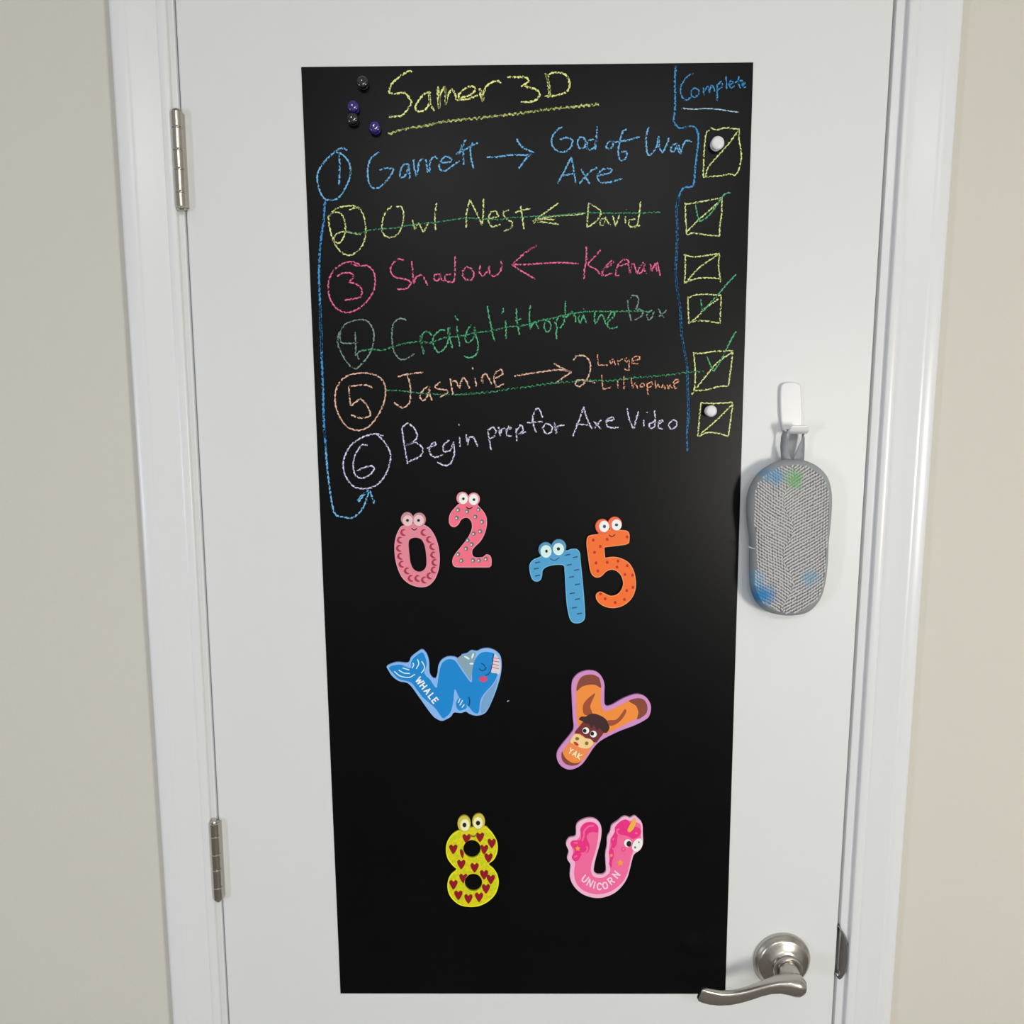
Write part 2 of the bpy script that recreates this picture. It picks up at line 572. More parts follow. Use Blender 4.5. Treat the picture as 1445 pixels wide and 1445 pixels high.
# row 1
row1 = S(cA, '298,560 265,548 225,570 165,625 120,700 125,780 155,845 195,860 245,845 290,780 318,700 305,630 265,585 225,570', '250,585 252,680 247,775',
         '488,572 440,610 420,680 430,760 465,792 520,760 565,700 575,672 530,668 490,680', 
         '1132,602 1200,600 1290,588 1370,590 1418,578', '1312,492 1345,540 1418,576 1380,600 1325,672')
row1 += S(cGa, '185,410 130,405 80,450 50,540 60,625 120,600 165,520 190,420', '188,410 195,520 205,650', '265,330 270,450 305,600 330,500 350,370 410,320', '455,330 470,430 485,540',
          '515,540 520,380 580,280 640,320', '700,385 840,370 860,330 780,285 710,330 665,430 690,500 760,510 860,440 985,355', '1085,20 1010,140 1040,220 1050,415', '1060,60 1000,180 930,260 1050,190 1150,130 1270,75',
          '1190,70 1155,160 1165,320 1205,485')
row1 += S(cB, '235,435 205,450 175,490 170,540 200,580 245,588 285,560 300,515 260,500 218,512', '340,500 328,530 340,570 370,560 378,520 360,498 340,500',
          '430,510 395,520 385,560 400,578 430,560 445,500 450,430', '445,500 438,575', '530,520 505,550 520,575 545,555 548,525 530,520 560,527 640,515 712,495',
          '632,450 610,460 590,520 580,590 590,640 620,635 635,600 625,585 600,590', '768,432 752,500 758,590 775,612 815,560 830,490', '830,500 835,560 855,595 885,530 892,500',
          '945,535 915,548 900,580 922,590 942,555', '943,532 944,560 954,592', '955,545 965,605 975,560 1000,520 1035,525', '205,785 250,700 290,620 305,700 318,780', '235,735 315,720',
          '350,695 375,740 405,788', '450,685 400,715 340,785', '450,735 520,720 545,700 520,690 480,700 450,735 470,775 530,775 605,752')
chalk('sky', row1, 2.6, 'light blue chalk line reading Garrett, arrow, God of War Axe', words=True)
# long left line with arrow
lf = cA(P('165,855 160,925')) + cC(P('130,55 120,160 100,300 92,400 88,500 90,600 95,700 98,800 102,900')) + \
    cE(P('62,300 68,450 72,560 75,700 82,850')) + cG(P('75,200 85,330 95,450 115,600 130,680 150,712 190,722 240,725 280,700 310,660 325,620 345,560'))
lf = lf[:2] + lf[3:]
chalk('blue', [lf[:11] , lf[7:18]], 3.3, 'blue chalk line down the left side', 'chalk_line')
chalk('sky', [lf[16:]] + S(cG, '345,560 320,580 280,630', '335,570 300,590 275,622', '345,560 362,600 375,640'), 2.7, 'blue chalk arrowhead end of left line', 'chalk_arrow')
# column rule and heading
rl = cB(P('935,55 930,150 932,250 930,330 922,390 935,420 960,440 1000,435 1045,432 1070,465 1075,520 1065,600 1055,700 1045,790 1020,805 985,810 960,850 945,910'))
rl2 = cB(P('945,910')) + cD(P('1008,30 1000,60 995,120 1000,200 998,300 995,380 990,450 995,540 1005,620 1018,700 1022,790')) + cF(P('1030,200 1045,280 1060,380 1062,500 1068,620 1060,740 1062,880'))
chalk('blue', [rl], 2.9, 'blue chalk rule left of the checkboxes', 'chalk_line')
chalk('deep', [rl2, [(x + .9, y + 3) for x, y in rl2[:-1]]], 2.6, 'darker blue lower run of the chalk rule', 'chalk_line')
comp = S(cB, '1045,105 1015,115 985,150 965,190 970,240 1000,268 1030,250', '1030,235 1045,250 1070,240 1080,215 1060,195 1035,205 1030,235',
         '1105,190 1110,240 1120,200 1135,180 1142,225 1155,175 1170,190 1175,215', '1190,170 1192,220 1190,272', '1190,180 1215,150 1225,180 1195,205', '1245,118 1248,160 1250,200',
         '1262,180 1290,160 1275,145 1262,170 1275,195 1300,180', '1325,120 1322,160 1335,195', '1300,160 1325,148 1350,150', '1345,175 1366,165 1355,155 1345,175 1355,192 1370,188')
chalk('blue', comp, 2.2, 'small blue chalk heading reading Complete', words=True)
chalk('pale', S(cB, '968,318 1050,325 1110,320 1200,325 1260,335 1325,343'), 1.8, 'thin pale chalk underline below the heading', 'chalk_underline')
# row 2
row2 = S(cC, '150,155 190,110 260,90 320,95 355,130 375,200 375,280 345,350 280,395 220,370 180,310 155,230 145,150', '145,155 180,130 225,140 250,200 245,270 215,318 180,310 185,275 230,250 280,255 345,268',
         '275,115 320,100 350,112', '540,90 500,130 478,200 485,260 525,285 575,265 605,200 610,130 595,92 565,95', '665,175 680,235 705,195 735,255 765,190', '815,72 805,150 808,240',
         '998,225 1000,140 1020,50 1050,110 1098,210 1103,130 1105,45', '1135,170 1200,155 1180,120 1150,130 1135,180 1155,222 1210,205', '1262,115 1225,125 1240,165 1285,190 1275,225 1230,245',
         '1335,90 1345,160 1355,235', '1300,130 1350,115 1395,108')
row2 += S(cD, '135,175 220,155 300,145 400,140 450,130', '290,70 220,120 135,180 200,185 292,198', '140,192 180,168 270,170', '470,70 465,140 460,215',
          '470,70 520,100 545,125 525,170 480,205 460,215', '575,155 545,170 535,200 560,205 575,160 590,190 602,202', '615,145 632,210 655,140', '690,150 692,195', '695,105',
          '750,165 715,175 710,205 740,215 765,190 782,60', '735,214 780,205')
chalk('lime', row2, 2.3, 'yellow-green chalk line reading Owl Nest, arrow, David', words=True)
# row 3
row3 = S(cC, '340,450 280,435 220,455 165,510 145,590 160,670 205,730 270,748 340,720 400,660 432,590 430,510 390,460 340,462 285,450',
         '200,525 240,505 290,508 300,535 270,560 320,575 352,605 345,650 300,665 245,672', '612,425 580,418 545,445 530,490 560,530 630,545 660,565 630,600 570,605',
         '660,430 668,500 672,575 690,530 725,520 745,550 758,582', '838,510 800,515 800,550 825,550 838,515 845,545 860,555', '905,510 870,520 865,548 895,560 925,545 930,400',
         '1000,465 975,500 990,540 1030,545 1045,510 1030,480 1000,465', '1085,455 1080,500 1100,525 1130,490 1140,460 1145,510 1170,525 1205,500 1218,460 1210,430')
row3 += S(cD, '5,438 100,438 230,430 330,428 410,435', '160,325 100,360 10,440 80,485 150,525', '160,326 100,360')
row3 += S(cK, '190,85 195,200 190,330 165,450 155,600', '420,140 330,240 220,360', '220,360 240,395 340,440 400,510 450,545', '430,490 480,430 560,385 625,325 600,305 540,350 480,430 445,500 480,545 600,500',
          '680,400 740,390 850,345 850,310 790,290 720,340 680,400 660,480 650,545 710,545', '850,345 865,430 875,515', '875,515 900,400 930,345 960,420 985,510', '1090,335 1020,430 985,515 1060,490 1100,400 1100,350',
          '1095,360 1100,450 1140,510', '1200,360 1215,480', '1215,480 1240,420 1280,340 1300,480', '1305,330 1330,440 1355,550')
chalk('pink', row3, 2.4, 'pink chalk line reading Shadow, arrow, Keenan', words=True)
# row 4
chalk('sage', S(cE, '185,160 220,120 300,95 360,110 395,180 385,270 350,340 285,410 240,385 195,320 165,240 175,170', '185,165 180,215 200,245 295,243', '275,175 280,250 278,325',
                '300,350 290,315 310,295 340,290', '340,290 350,288') +
      S(cR, '350,225 270,200 200,225 150,300 135,420 140,560 170,690 240,785 320,795 400,755 465,715') +
      S(cZ, '825,130 840,270 875,415', '850,120 890,70 940,70 975,120 960,200 930,250', '930,250 990,255 1040,280 1010,350 920,400', '1160,270 1110,290 1085,340 1110,405 1160,360 1180,280', '1245,245 1280,320 1320,365', '1355,265 1300,320 1250,350'),
      2.2, 'grey-green chalk circled 4 with a C and the word Box', words=True)
row4 = S(cR, '545,450 560,560 600,720', '552,470 572,590 604,700', '560,540 580,430 625,390 680,405 715,450', '910,370 840,370 760,440 730,520 745,610 810,700 880,660 940,570 960,470 975,330', '950,330 960,440 985,520 1020,635',
         '970,340 975,440', '1080,310 1085,400 1105,500 1125,610', '1050,160 1100,235', '1290,290 1235,370 1205,460 1210,530 1250,555 1310,500 1345,410 1335,320', '1330,330 1350,430 1385,540 1390,640 1355,730 1270,770 1180,750')
row4 += S(cT, '180,120 205,260 240,420 260,540 290,635', '445,330 455,450 455,600', '410,150 415,190 395,235', '605,155 610,280 625,400 650,540', '590,335 680,310', '810,110 795,260 800,380 805,465', '805,465 840,390 890,345 905,400 935,450',
          '1020,350 1010,420 1040,490 1075,500 1110,430 1090,360 1040,330 980,325', '1165,350 1195,420 1185,520 1195,605', '1185,350 1220,280 1270,255 1300,300 1295,370 1240,445', '1320,50 1315,180 1325,300', '1330,300 1370,240 1420,200 1445,270')
row4 += S(cZ, '40,330 60,290 110,350 120,430', '180,330 160,380 175,445 200,400 215,340', '220,320 240,380 270,440', '228,250', '380,290 375,380 385,455', '400,440 450,340 490,340 510,400 530,460',
          '545,400 600,300 645,290 640,350 560,430 555,490 600,515 690,495')
chalk('green', row4, 2.3, 'green chalk line reading raig Lithophane after the C', words=True)
# row 5
row5 = S(cE, '240,445 330,435 420,455 465,510 465,600 430,690 370,770 300,800 230,780 180,720 150,630 155,540 190,480 240,445', '388,528 340,512 235,520',
         '235,520 240,580 248,645 310,597 350,640 372,690 365,712 310,722 250,702', '465,545 480,546')
row5 += S(cJ, '95,270 200,240 400,215', '205,250 240,340 250,450 240,580', '240,580 160,640 50,580', '460,380 400,430 360,510 400,560 450,500 475,390', '475,390 480,480 510,555', '605,330 545,380 560,410 680,430 700,460 600,515',
          '725,290 740,390 760,485', '745,330 790,310 835,410 850,340 880,275 920,320 955,410', '1020,270 1040,385', '990,155 998,180', '1100,270 1115,350', '1115,350 1110,270 1150,225 1190,290 1220,360',
          '1260,290 1340,250 1360,210 1330,185 1270,220 1250,300 1280,395 1370,355')
row5 += [cE(P('1290,450')) + cF(P('25,428 120,412 220,398 300,390 365,402'))] + S(cF, '262,352 310,380 368,405 320,435 270,472')
row5 += S(cF, '378,335 400,308 445,308 478,345 478,400 455,455 420,490 390,480 400,455 440,452 480,460 510,470')
chalk('peach', row5, 2.4, 'peach chalk line reading Jasmine, arrow, 2', words=True)
chalk('orange', S(cLa, '790,50 795,130 865,130', '905,85 878,100 885,122 908,100', '908,90 920,130', '935,80 945,135', '943,105 975,82', '1005,75 985,92 1002,110 1020,88 1020,170 985,160', '1040,100 1100,88 1095,65 1050,75 1040,118 1095,122',
                  '820,200 830,305', '830,308 890,290', '935,245 940,300', '980,210 985,305', '960,235 1005,232', '1035,225 1045,300', '1045,298 1062,258 1085,300', '1112,262 1100,285 1125,292 1132,265 1110,262', '1150,260 1158,345',
                  '1155,268 1185,250 1188,278 1160,296', '1210,240 1215,300', '1215,298 1230,268 1247,296', '1270,272 1252,296 1275,292 1278,275 1284,305', '1296,270 1303,305 1318,272 1334,300', '1345,270 1382,250 1375,230 1345,252 1352,300 1372,296'), 1.9, 'small orange chalk words Large Lithophane', words=True)
# row 6
row6 = S(cG, '430,235 380,222 310,240 240,285 200,350 188,410 205,480 255,540 330,550 400,520 450,450 472,370 465,320 430,265 390,225', '335,290 300,290 265,340 248,400 260,465 300,488 350,465 378,430 360,415 310,425 270,445',
         '540,185 555,290 575,402', '540,185 575,155 615,190 632,240 600,275 565,290', '565,290 620,275 665,310 650,355 580,390', '690,310 745,290 740,268 715,290 705,330 735,362 790,345',
         '825,260 790,290 790,330 830,320 850,270 855,340 835,395 800,412 752,392', '885,240 890,300', '882,168', '925,225 935,290 945,245 970,240 995,298',
         '1055,195 1065,260 1075,318', '1058,200 1085,180 1105,205 1090,240 1065,250', '1120,180 1130,235 1140,190 1160,190', '1165,205 1195,190 1185,175 1168,200 1170,235 1200,235', '1225,190 1230,265',
         '1228,200 1255,165 1268,200 1240,225 1285,210', '1385,125 1365,75 1345,70 1325,120 1330,170 1345,215', '1290,155 1385,148')
row6 += S(cF, '215,710 195,740 215,775 245,765 250,730 215,710', '265,705 275,775 285,730 325,722', '375,788 410,700 440,612 460,680 490,745', '395,715 475,722', '500,700 545,745', '545,690 505,740',
          '570,700 625,690 615,672 580,690 580,725 610,738 650,735', '700,620 715,690 740,745 755,690 770,640', '800,690 802,735', '820,645', '865,700 835,715 835,740 862,735 870,690 865,635',
          '885,715 920,700 905,690 888,710 890,740 915,745', '975,690 950,720 965,748 995,730 998,700 975,690')
chalk('lilac', row6, 2.3, 'lilac chalk line reading Begin prep for Axe Video', words=True)
# check boxes
boxes = [S(cB, '1150,440 1190,452 1240,440 1330,448', '1330,450 1325,500 1335,560 1340,620 1330,680 1318,715', '1145,455 1125,470 1112,560 1108,660 1105,745', '1105,745 1150,740 1220,735 1270,725 1300,732 1320,712', '1320,458 1260,540 1180,630 1135,685 1120,735'),
         S(cD, '1050,65 1052,160 1058,260', '1050,78 1110,68 1180,55 1270,38', '1270,38 1268,130 1258,200 1255,268', '1255,268 1180,262 1100,250 1060,262', '1062,240 1110,190 1130,170 1200,110 1262,50'),
         S(cD, '1050,380 1050,470 1045,555', '1040,380 1100,392 1170,385 1255,372', '1255,375 1250,450 1262,545', '1045,548 1110,525 1180,518 1265,525', '1060,540 1120,470 1170,430 1215,400 1250,375'),
         S(cD, '1065,630 1068,720 1072,795', '1065,640 1110,622 1180,618 1268,625', '1265,625 1262,710 1258,795', '1070,790 1110,778 1180,778 1258,792', '1085,785 1130,745 1170,700 1250,645'),
         S(cF, '1100,285 1110,400 1105,500 1090,540', '1100,292 1160,290 1220,280 1335,275', '1335,275 1325,370 1308,490', '1100,515 1180,510 1250,490 1308,488', '1115,500 1180,420 1240,350 1330,285'),
         S(cF, '1145,585 1135,680 1125,790', '1145,588 1200,592 1260,590 1335,585', '1335,590 1322,690 1308,790', '1130,790 1180,768 1240,770 1308,790', '1140,775 1190,735 1250,680 1330,600')]
for b in boxes:
    chalk('lime', b, 2.2, name='chalk_checkbox')
# strikes and ticks in green
st2 = cC(P('255,245 330,262 400,240 480,232 560,225 640,210 720,200 820,190 900,178 1000,165 1100,170 1200,175 1270,163')) + cD(P('0,158 60,155 150,150 220,150 330,140 450,128 560,130 680,130 780,130 900,125'))
chalk('strike', [st2], 2.0, 'green chalk strike through the Owl Nest line', 'chalk_strike')
st4 = cE(P('310,295 380,285 450,288 510,270 600,245 690,235 760,240 850,210 950,200 1050,178 1150,165 1220,148')) + cF(P('-5,132 100,120 180,95 260,80 340,60 450,42 560,40 680,40 780,38 840,45'))
chalk('strike', [st4], 2.3, 'green chalk strike through the Craig line', 'chalk_strike')
st5 = cE(P('470,545 580,550 700,565 850,572 950,572 1050,565 1150,555 1220,545')) + cF(P('-5,505 120,490 250,470 380,460 480,455 600,455 720,440 850,430 960,420 1065,405 1160,398'))
st5z = [(x, y + (1.0 if i % 2 else -1.0)) for i, (x, y) in enumerate(smooth_line(st5[4:], step=3.2))]
chalk('strike', [st5[:6], st5z], 1.8, 'green chalk strike through the Jasmine line', 'chalk_strike')
for t in (S(cD, '1112,80 1120,130 1135,182 1180,155 1220,110 1260,50 1290,15 1322,8'), S(cD, '1140,645 1155,720 1200,670 1250,615 1300,555 1355,498'),
          S(cF, '1180,310 1200,360 1220,400 1260,340 1300,260 1330,200 1355,160')):
    chalk('green', t, 2.2, name='chalk_tick')

chalk('pale', [[(715.5, 989.5), (718.5, 989)]], 1.6, name='chalk_speck')

# ------------------------------------------------------------------ flat cut-outs
def flat(name, rings, y0, y1, m, parent, origin, bevel=0.0, smoothed=True, closed_step=2.0):
    """closed outlines (photograph points; first is the border, others may be holes) -> a plate from depth y0 out to y1"""
    cu = bpy.data.curves.new('c', 'CURVE')
    cu.dimensions = '2D'
    cu.fill_mode = 'BOTH'
    cu.extrude = (y1 - y0) / 2 - bevel
    if bevel:
        cu.bevel_depth = bevel
        cu.bevel_resolution = 2
        cu.offset = -bevel
    for r in rings:
        r = smooth_line(r, closed=True, step=closed_step) if smoothed else r
        sp_ = cu.splines.new('POLY')
        sp_.points.add(len(r) - 1)
        for k, (u, v) in enumerate(r):
            w = at(u, v, -y1)
            sp_.points[k].co = (w.x - origin.x, w.z - origin.z, 0, 1)
        sp_.use_cyclic_u = True
    tmp = bpy.data.objects.new('t', cu)
    COL.objects.link(tmp)
    dg = bpy.context.evaluated_depsgraph_get()
    me = bpy.data.meshes.new_from_object(tmp.evaluated_get(dg))
    bpy.data.objects.remove(tmp)
    mid = -(y0 + y1) / 2
    for v in me.vertices:
        x, y, z = v.co
        v.co = (x, mid - z - origin.y, y)
    me.flip_normals() if False else None
    me.name = name
    me.materials.clear()
    me.materials.append(m)
    o = bpy.data.objects.new(name, me)
    COL.objects.link(o)
    if parent:
        o.parent = parent
    return o


def ell(cx, cy, rx, ry=None, n=24, rot=0):
    ry = ry or rx
    c, s = math.cos(rot), math.sin(rot)
    return [(cx + rx * math.cos(a) * c - ry * math.sin(a) * s, cy + rx * math.cos(a) * s + ry * math.sin(a) * c) for a in (2 * PI * k / n for k in range(n))]


def band(pts, w, smoothed=True, step=6):
    """closed outline of a stroke of width w (zoom units)"""
    L = smooth_line(pts, step=step) if smoothed else pts
    a, b = [], []
    for i, (x, y) in enumerate(L):
        p, q = L[max(i - 1, 0)], L[min(i + 1, len(L) - 1)]
        d = math.hypot(q[0] - p[0], q[1] - p[1]) or 1
        nx, ny = -(q[1] - p[1]) / d, (q[0] - p[0]) / d
        a.append((x + nx * w / 2, y + ny * w / 2))
        b.append((x - nx * w / 2, y - ny * w / 2))
    return a + b[::-1]


FONT = {'W': ['0,0 .22,1 .45,.25 .68,1 .9,0'], 'H': ['0,0 0,1', '.6,0 .6,1', '0,.5 .6,.5'], 'A': ['0,1 .32,0 .64,1', '.12,.66 .52,.66'], 'L': ['0,0 0,1 .5,1'],
        'E': ['.5,0 0,0 0,1 .5,1', '0,.5 .42,.5'], 'U': ['0,0 0,.75 .15,1 .45,1 .6,.75 .6,0'], 'N': ['0,1 0,0 .6,1 .6,0'], 'I': ['0,0 0,1'],
        'C': ['.6,.18 .4,0 .15,.05 0,.35 0,.68 .15,.95 .4,1 .6,.84'], 'O': ['.35,0 .1,.12 0,.5 .1,.88 .35,1 .6,.88 .7,.5 .6,.12 .35,0'],
        'R': ['0,1 0,0 .4,0 .55,.15 .55,.38 .4,.52 0,.52', '.3,.52 .6,1'], 'Y': ['0,0 .3,.45 .6,0', '.3,.45 .3,1'], 'K': ['0,0 0,1', '.6,0 0,.55 .6,1']}


def glyph(ch, cx, cy, h, ang, w):
    """outlines of a stroked capital centred on cx, cy; ang = reading direction"""
    out = []
    allp = [p for s in FONT[ch] for p in P(s)]
    mw = max(p[0] for p in allp)
    c, s_ = math.cos(ang), math.sin(ang)
    for s in FONT[ch]:
        q = []
        for x, y in P(s):
            x, y = (x - mw / 2) * h, (y - .5) * h
            q.append((cx + x * c - y * s_, cy + x * s_ + y * c))
        for a, b in zip(q, q[1:]):
            d = math.hypot(b[0] - a[0], b[1] - a[1]) or 1
            ex, ey = (b[0] - a[0]) / d * w * .4, (b[1] - a[1]) / d * w * .4
            out.append(band([(a[0] - ex, a[1] - ey), (b[0] + ex, b[1] + ey)], w, smoothed=False))
    return out


def print_layer(name, f, polys, m, parent, origin, y, smoothed=True, label=None, split=False):
    """printed shapes lying on a magnet, 0.12 mm proud"""
    if split and len(polys) > 1:
        return [print_layer(name, f, [p], m, parent, origin, y, smoothed, label) for p in polys]
    bmm = bmesh.new()
    for i, pl in enumerate(polys):
        pl = f(pl)
        pl = smooth_line(pl, closed=True, step=1.2) if smoothed else pl
        yy = y + i * 6e-6
        w = [at(u, v, -yy) for u, v in pl]
        top = [(p.x - origin.x, p.z - origin.z) for p in w]
        area = sum(top[k - 1][0] * top[k][1] - top[k][0] * top[k - 1][1] for k in range(len(top)))
        if area < 0:
            top = top[::-1]
        n = len(top)
        fv = [bmm.verts.new((a, -yy - origin.y - .00012, b)) for a, b in top]
        bv = [bmm.verts.new((a, -yy - origin.y, b)) for a, b in top]
        bmm.faces.new(fv)
        for k in range(n):
            bmm.faces.new((fv[k], bv[k], bv[(k + 1) % n], fv[(k + 1) % n]))
    bmm.normal_update()
    bmesh.ops.triangulate(bmm, faces=[g for g in bmm.faces if len(g.verts) > 4], ngon_method='EAR_CLIP')
    bmm.normal_update()
    me = bpy.data.meshes.new(name)
    bmm.to_mesh(me)
    bmm.free()
    me.materials.append(m)
    o = bpy.data.objects.new(name, me)
    COL.objects.link(o)
    o.parent = parent
    if label:
        o['label'] = label
    return o


def pm(name, r, g, b, rough=0.4, k=1.15, **kw):
    return mat(name, rgb(r, g, b, k), rough, spec=0.35, **kw)


K = {'white': pm('print_white', 244, 240, 236), 'black': pm('print_black', 34, 28, 36), 'dusty': pm('dusty_pink_foam', 226, 134, 152), 'lid_dusty': pm('dusty_eyelid', 196, 140, 148),
     'eyewhite_pink': pm('pink_white', 232, 196, 202), 'crimson': pm('print_crimson', 168, 52, 74), 'pink': pm('pink_foam', 246, 112, 134), 'lid_pink': pm('pink_eyelid', 240, 150, 165),
     'grey': pm('print_grey', 108, 112, 112), 'lightgrey': pm('print_light', 222, 216, 216), 'blue7': pm('blue_foam', 76, 158, 206), 'lid_blue': pm('blue_eyelid', 82, 148, 184),
     'icewhite': pm('ice_white', 214, 242, 246), 'navy': pm('print_navy', 48, 78, 120), 'orange': pm('orange_foam', 252, 110, 42), 'lid_orange': pm('orange_eyelid', 240, 104, 70),
     'rust': pm('print_rust', 190, 42, 38), 'whale_edge': pm('light_blue_foam', 136, 184, 240), 'whale': pm('whale_blue', 22, 134, 208), 'spout': pm('spout_grey', 134, 164, 182),
     'deepblue': pm('deep_blue', 14, 66, 120), 'cheek': pm('cheek_red', 214, 74, 110), 'teeth': pm('print_teeth', 214, 212, 220), 'yak_edge': pm('lilac_foam', 206, 142, 198),
     'yak': pm('yak_orange', 255, 142, 62), 'hoof': pm('yak_brown', 132, 70, 54), 'horn': pm('horn_brown', 158, 78, 50), 'face': pm('face_brown', 112, 48, 50), 'hair': pm('hair_brown', 62, 38, 40),
     'muzzle': pm('muzzle_cream', 244, 208, 146), 'olive': pm('nostril_olive', 128, 112, 56), 'yellow': mat('yellow_foam', rgb(230, 206, 22, 1.15), 0.4, var=(420, rgb(176, 206, 14, 1.15), .42, .62)),
     'lid_yellow': pm('yellow_eyelid', 204, 190, 70), 'cream': pm('eye_cream', 246, 240, 186), 'heart': pm('heart_red', 142, 16, 34), 'uni_edge': pm('pale_pink_foam', 250, 182, 212),
     'uni': pm('unicorn_pink', 250, 106, 156), 'magenta': pm('mane_magenta', 232, 50, 132), 'gold': pm('horn_gold', 240, 176, 72), 'star': pm('star_orange', 248, 158, 68), 'yakred': pm('yak_mouth', 190, 62, 40),
     'rim0': pm('rim_pale_rose', 232, 160, 176), 'rim2': pm('rim_pale_pink', 250, 150, 164), 'rim7': pm('rim_pale_blue', 112, 184, 222), 'rim5': pm('rim_pale_orange', 255, 146, 92), 'letter_pink': pm('letter_pink', 250, 212, 230), 'rim8': pm('yellow_rim', 236, 236, 40), 'belly': pm('belly_grey', 118, 164, 206), 'orangeface': pm('yak_lip', 238, 138, 84)}
T0, T1 = 0.0007, 0.0040      # back and front of a magnet


def magnet_root(name, u, v, label):
    p = at(u, v, -T0)
    return empty(name, (p.x, -T0, p.z), label, 'magnet', 'letter and number magnets on the chalkboard'), Vector((p.x, -T0, p.z))


def eyes(f, root, org, lids, whites, pupils, mlid, mwhite, mblack=None, mring=None):
    for l, w, pu in zip(lids, whites, pupils):
        e = flat('eyelid', [f(ell(*l))], T0, T1 + .0004, mlid, root, org, bevel=.0006, smoothed=False)
        flat('eye', [f(ell(*w))], T1, T1 + .0009, mwhite, e, org, bevel=.0002, smoothed=False)
        flat('pupil', [f(ell(*pu))], T1 + .0005, T1 + .0012, mblack or K['black'], e, org, smoothed=False)


def rim_of(f, outline, m, root, org, w=9):
    flat('rim', [f(band(smooth_line(P(outline) + P(outline)[:1], step=18), w, False))], T1 - .0004, T1 + .00004, m, root, org, smoothed=False)


# 0
f = frm(540, 680, 8.5)
root, org = magnet_root('number_magnet', 589, 778, 'dusty pink number 0 magnet with two eyes and dark red curls')
hole0 = P('310,740 330,690 390,670 460,690 500,760 520,880 522,1000 490,1060 430,1080 370,1050 335,980 320,880')
flat('magnet_body', [f(P('225,535 185,600 155,690 145,800 155,920 185,1040 240,1150 330,1225 440,1258 540,1245 620,1170 665,1060 680,950 675,840 650,720 600,610 520,530 380,500')), f(hole0)],
     T0, T1, K['dusty'], root, org, bevel=.0005)
rim_of(f, '225,535 185,600 155,690 145,800 155,920 185,1040 240,1150 330,1225 440,1258 540,1245 620,1170 665,1060 680,950 675,840 650,720 600,610 520,530 380,500', K['rim0'], root, org)
eyes(f, root, org, [(292, 445, 75, 82), (435, 455, 82, 85)], [(300, 466, 60, 66), (432, 464, 64, 66)], [(297, 462, 17), (430, 462, 17)], K['lid_dusty'], K['eyewhite_pink'])
cur = []
for x, y in P('245,605 205,697 195,795 208,890 225,985 290,1065 335,1155 415,1155 495,1175 560,1125 610,1055 620,965 605,875 595,775 555,690 490,605'):
    cur.append([(x + 28, y - 30), (x, y - 40), (x - 26, y - 22), (x - 36, y + 6), (x - 22, y + 32), (x + 6, y + 44), (x + 34, y + 36), (x + 10, y + 24), (x - 8, y + 4), (x - 2, y - 18)])
print_layer('curl', f, cur, K['crimson'], root, org, T1 - .00002, split=True)
print_layer('smile', f, [band(P('345,555 380,578 412,556'), 11)], K['black'], root, org, T1 + .0001, False)
# 2
root, org = magnet_root('number_magnet', 664, 752, 'bright pink number 2 magnet with two eyes and grey dots')
flat('magnet_body', [f(P('905,275 860,320 815,380 798,450 808,510 855,540 905,510 940,450 1000,425 1050,450 1075,510 1065,590 1020,680 950,770 870,870 840,940 850,1000 890,1020 1000,1022 1150,1022 1282,1020 1300,1000 1300,920 1280,882 1240,875 1205,905 1120,910 1080,890 1070,830 1100,780 1170,710 1220,620 1245,520 1240,420 1200,350 1155,300 1100,250 960,250'))],
     T0, T1, K['pink'], root, org, bevel=.0005)
rim_of(f, '905,275 860,320 815,380 798,450 808,510 855,540 905,510 940,450 1000,425 1050,450 1075,510 1065,590 1020,680 950,770 870,870 840,940 850,1000 890,1020 1000,1022 1150,1022 1282,1020 1300,1000 1300,920 1280,882 1240,875 1205,905 1120,910 1080,890 1070,830 1100,780 1170,710 1220,620 1245,520 1240,420 1200,350 1155,300 1100,250 960,250', K['rim2'], root, org)
eyes(f, root, org, [(956, 196, 72, 76), (1092, 208, 74, 78)], [(966, 203, 54, 64), (1090, 213, 56, 66)], [(968, 203, 16), (1095, 213, 16)], K['lid_pink'], K['white'])
dots = P('905,335 888,432 1013,355 1150,330 1112,418 1192,478 1170,592 1092,620 1020,700 1068,750 1000,800 905,868 945,942 1085,940 1155,940 1240,925')
for o_, (x, y) in zip(print_layer('dot', f, [ell(x, y, 25, 27, 14) for x, y in dots], K['grey'], root, org, T1 - .00002, False, split=True), dots):
    print_layer('dot_highlight', f, [ell(x - 6, y + 4, 11, 13, 10)], K['lightgrey'], o_, org, T1 + .00012, False)
print_layer('smile', f, [band(P('1000,300 1035,322 1076,306'), 13)], K['black'], root, org, T1 + .0001, False)
# 7
f = frm(730, 715, 7.605)
root, org = magnet_root('number_magnet', 790, 822, 'blue number 7 magnet with two eyes and dark dashes')
flat('magnet_body', [f(P('240,545 170,575 135,630 140,710 165,780 205,800 245,785 262,740 268,685 310,645 400,622 497,628 512,700 522,880 535,1050 560,1180 590,1235 640,1248 690,1235 722,1190 718,1050 705,880 690,720 675,580 668,500 640,460 580,458 525,475 400,450'))],
     T0, T1, K['blue7'], root, org, bevel=.0005)
rim_of(f, '240,545 170,575 135,630 140,710 165,780 205,800 245,785 262,740 268,685 310,645 400,622 497,628 512,700 522,880 535,1050 560,1180 590,1235 640,1248 690,1235 722,1190 718,1050 705,880 690,720 675,580 668,500 640,460 580,458 525,475 400,450', K['rim7'], root, org)
eyes(f, root, org, [(305, 463, 78, 82), (446, 432, 80, 82)], [(308, 481, 60, 68), (442, 456, 60, 66)], [(313, 478, 13, 17), (441, 453, 17)], K['lid_blue'], K['icewhite'])
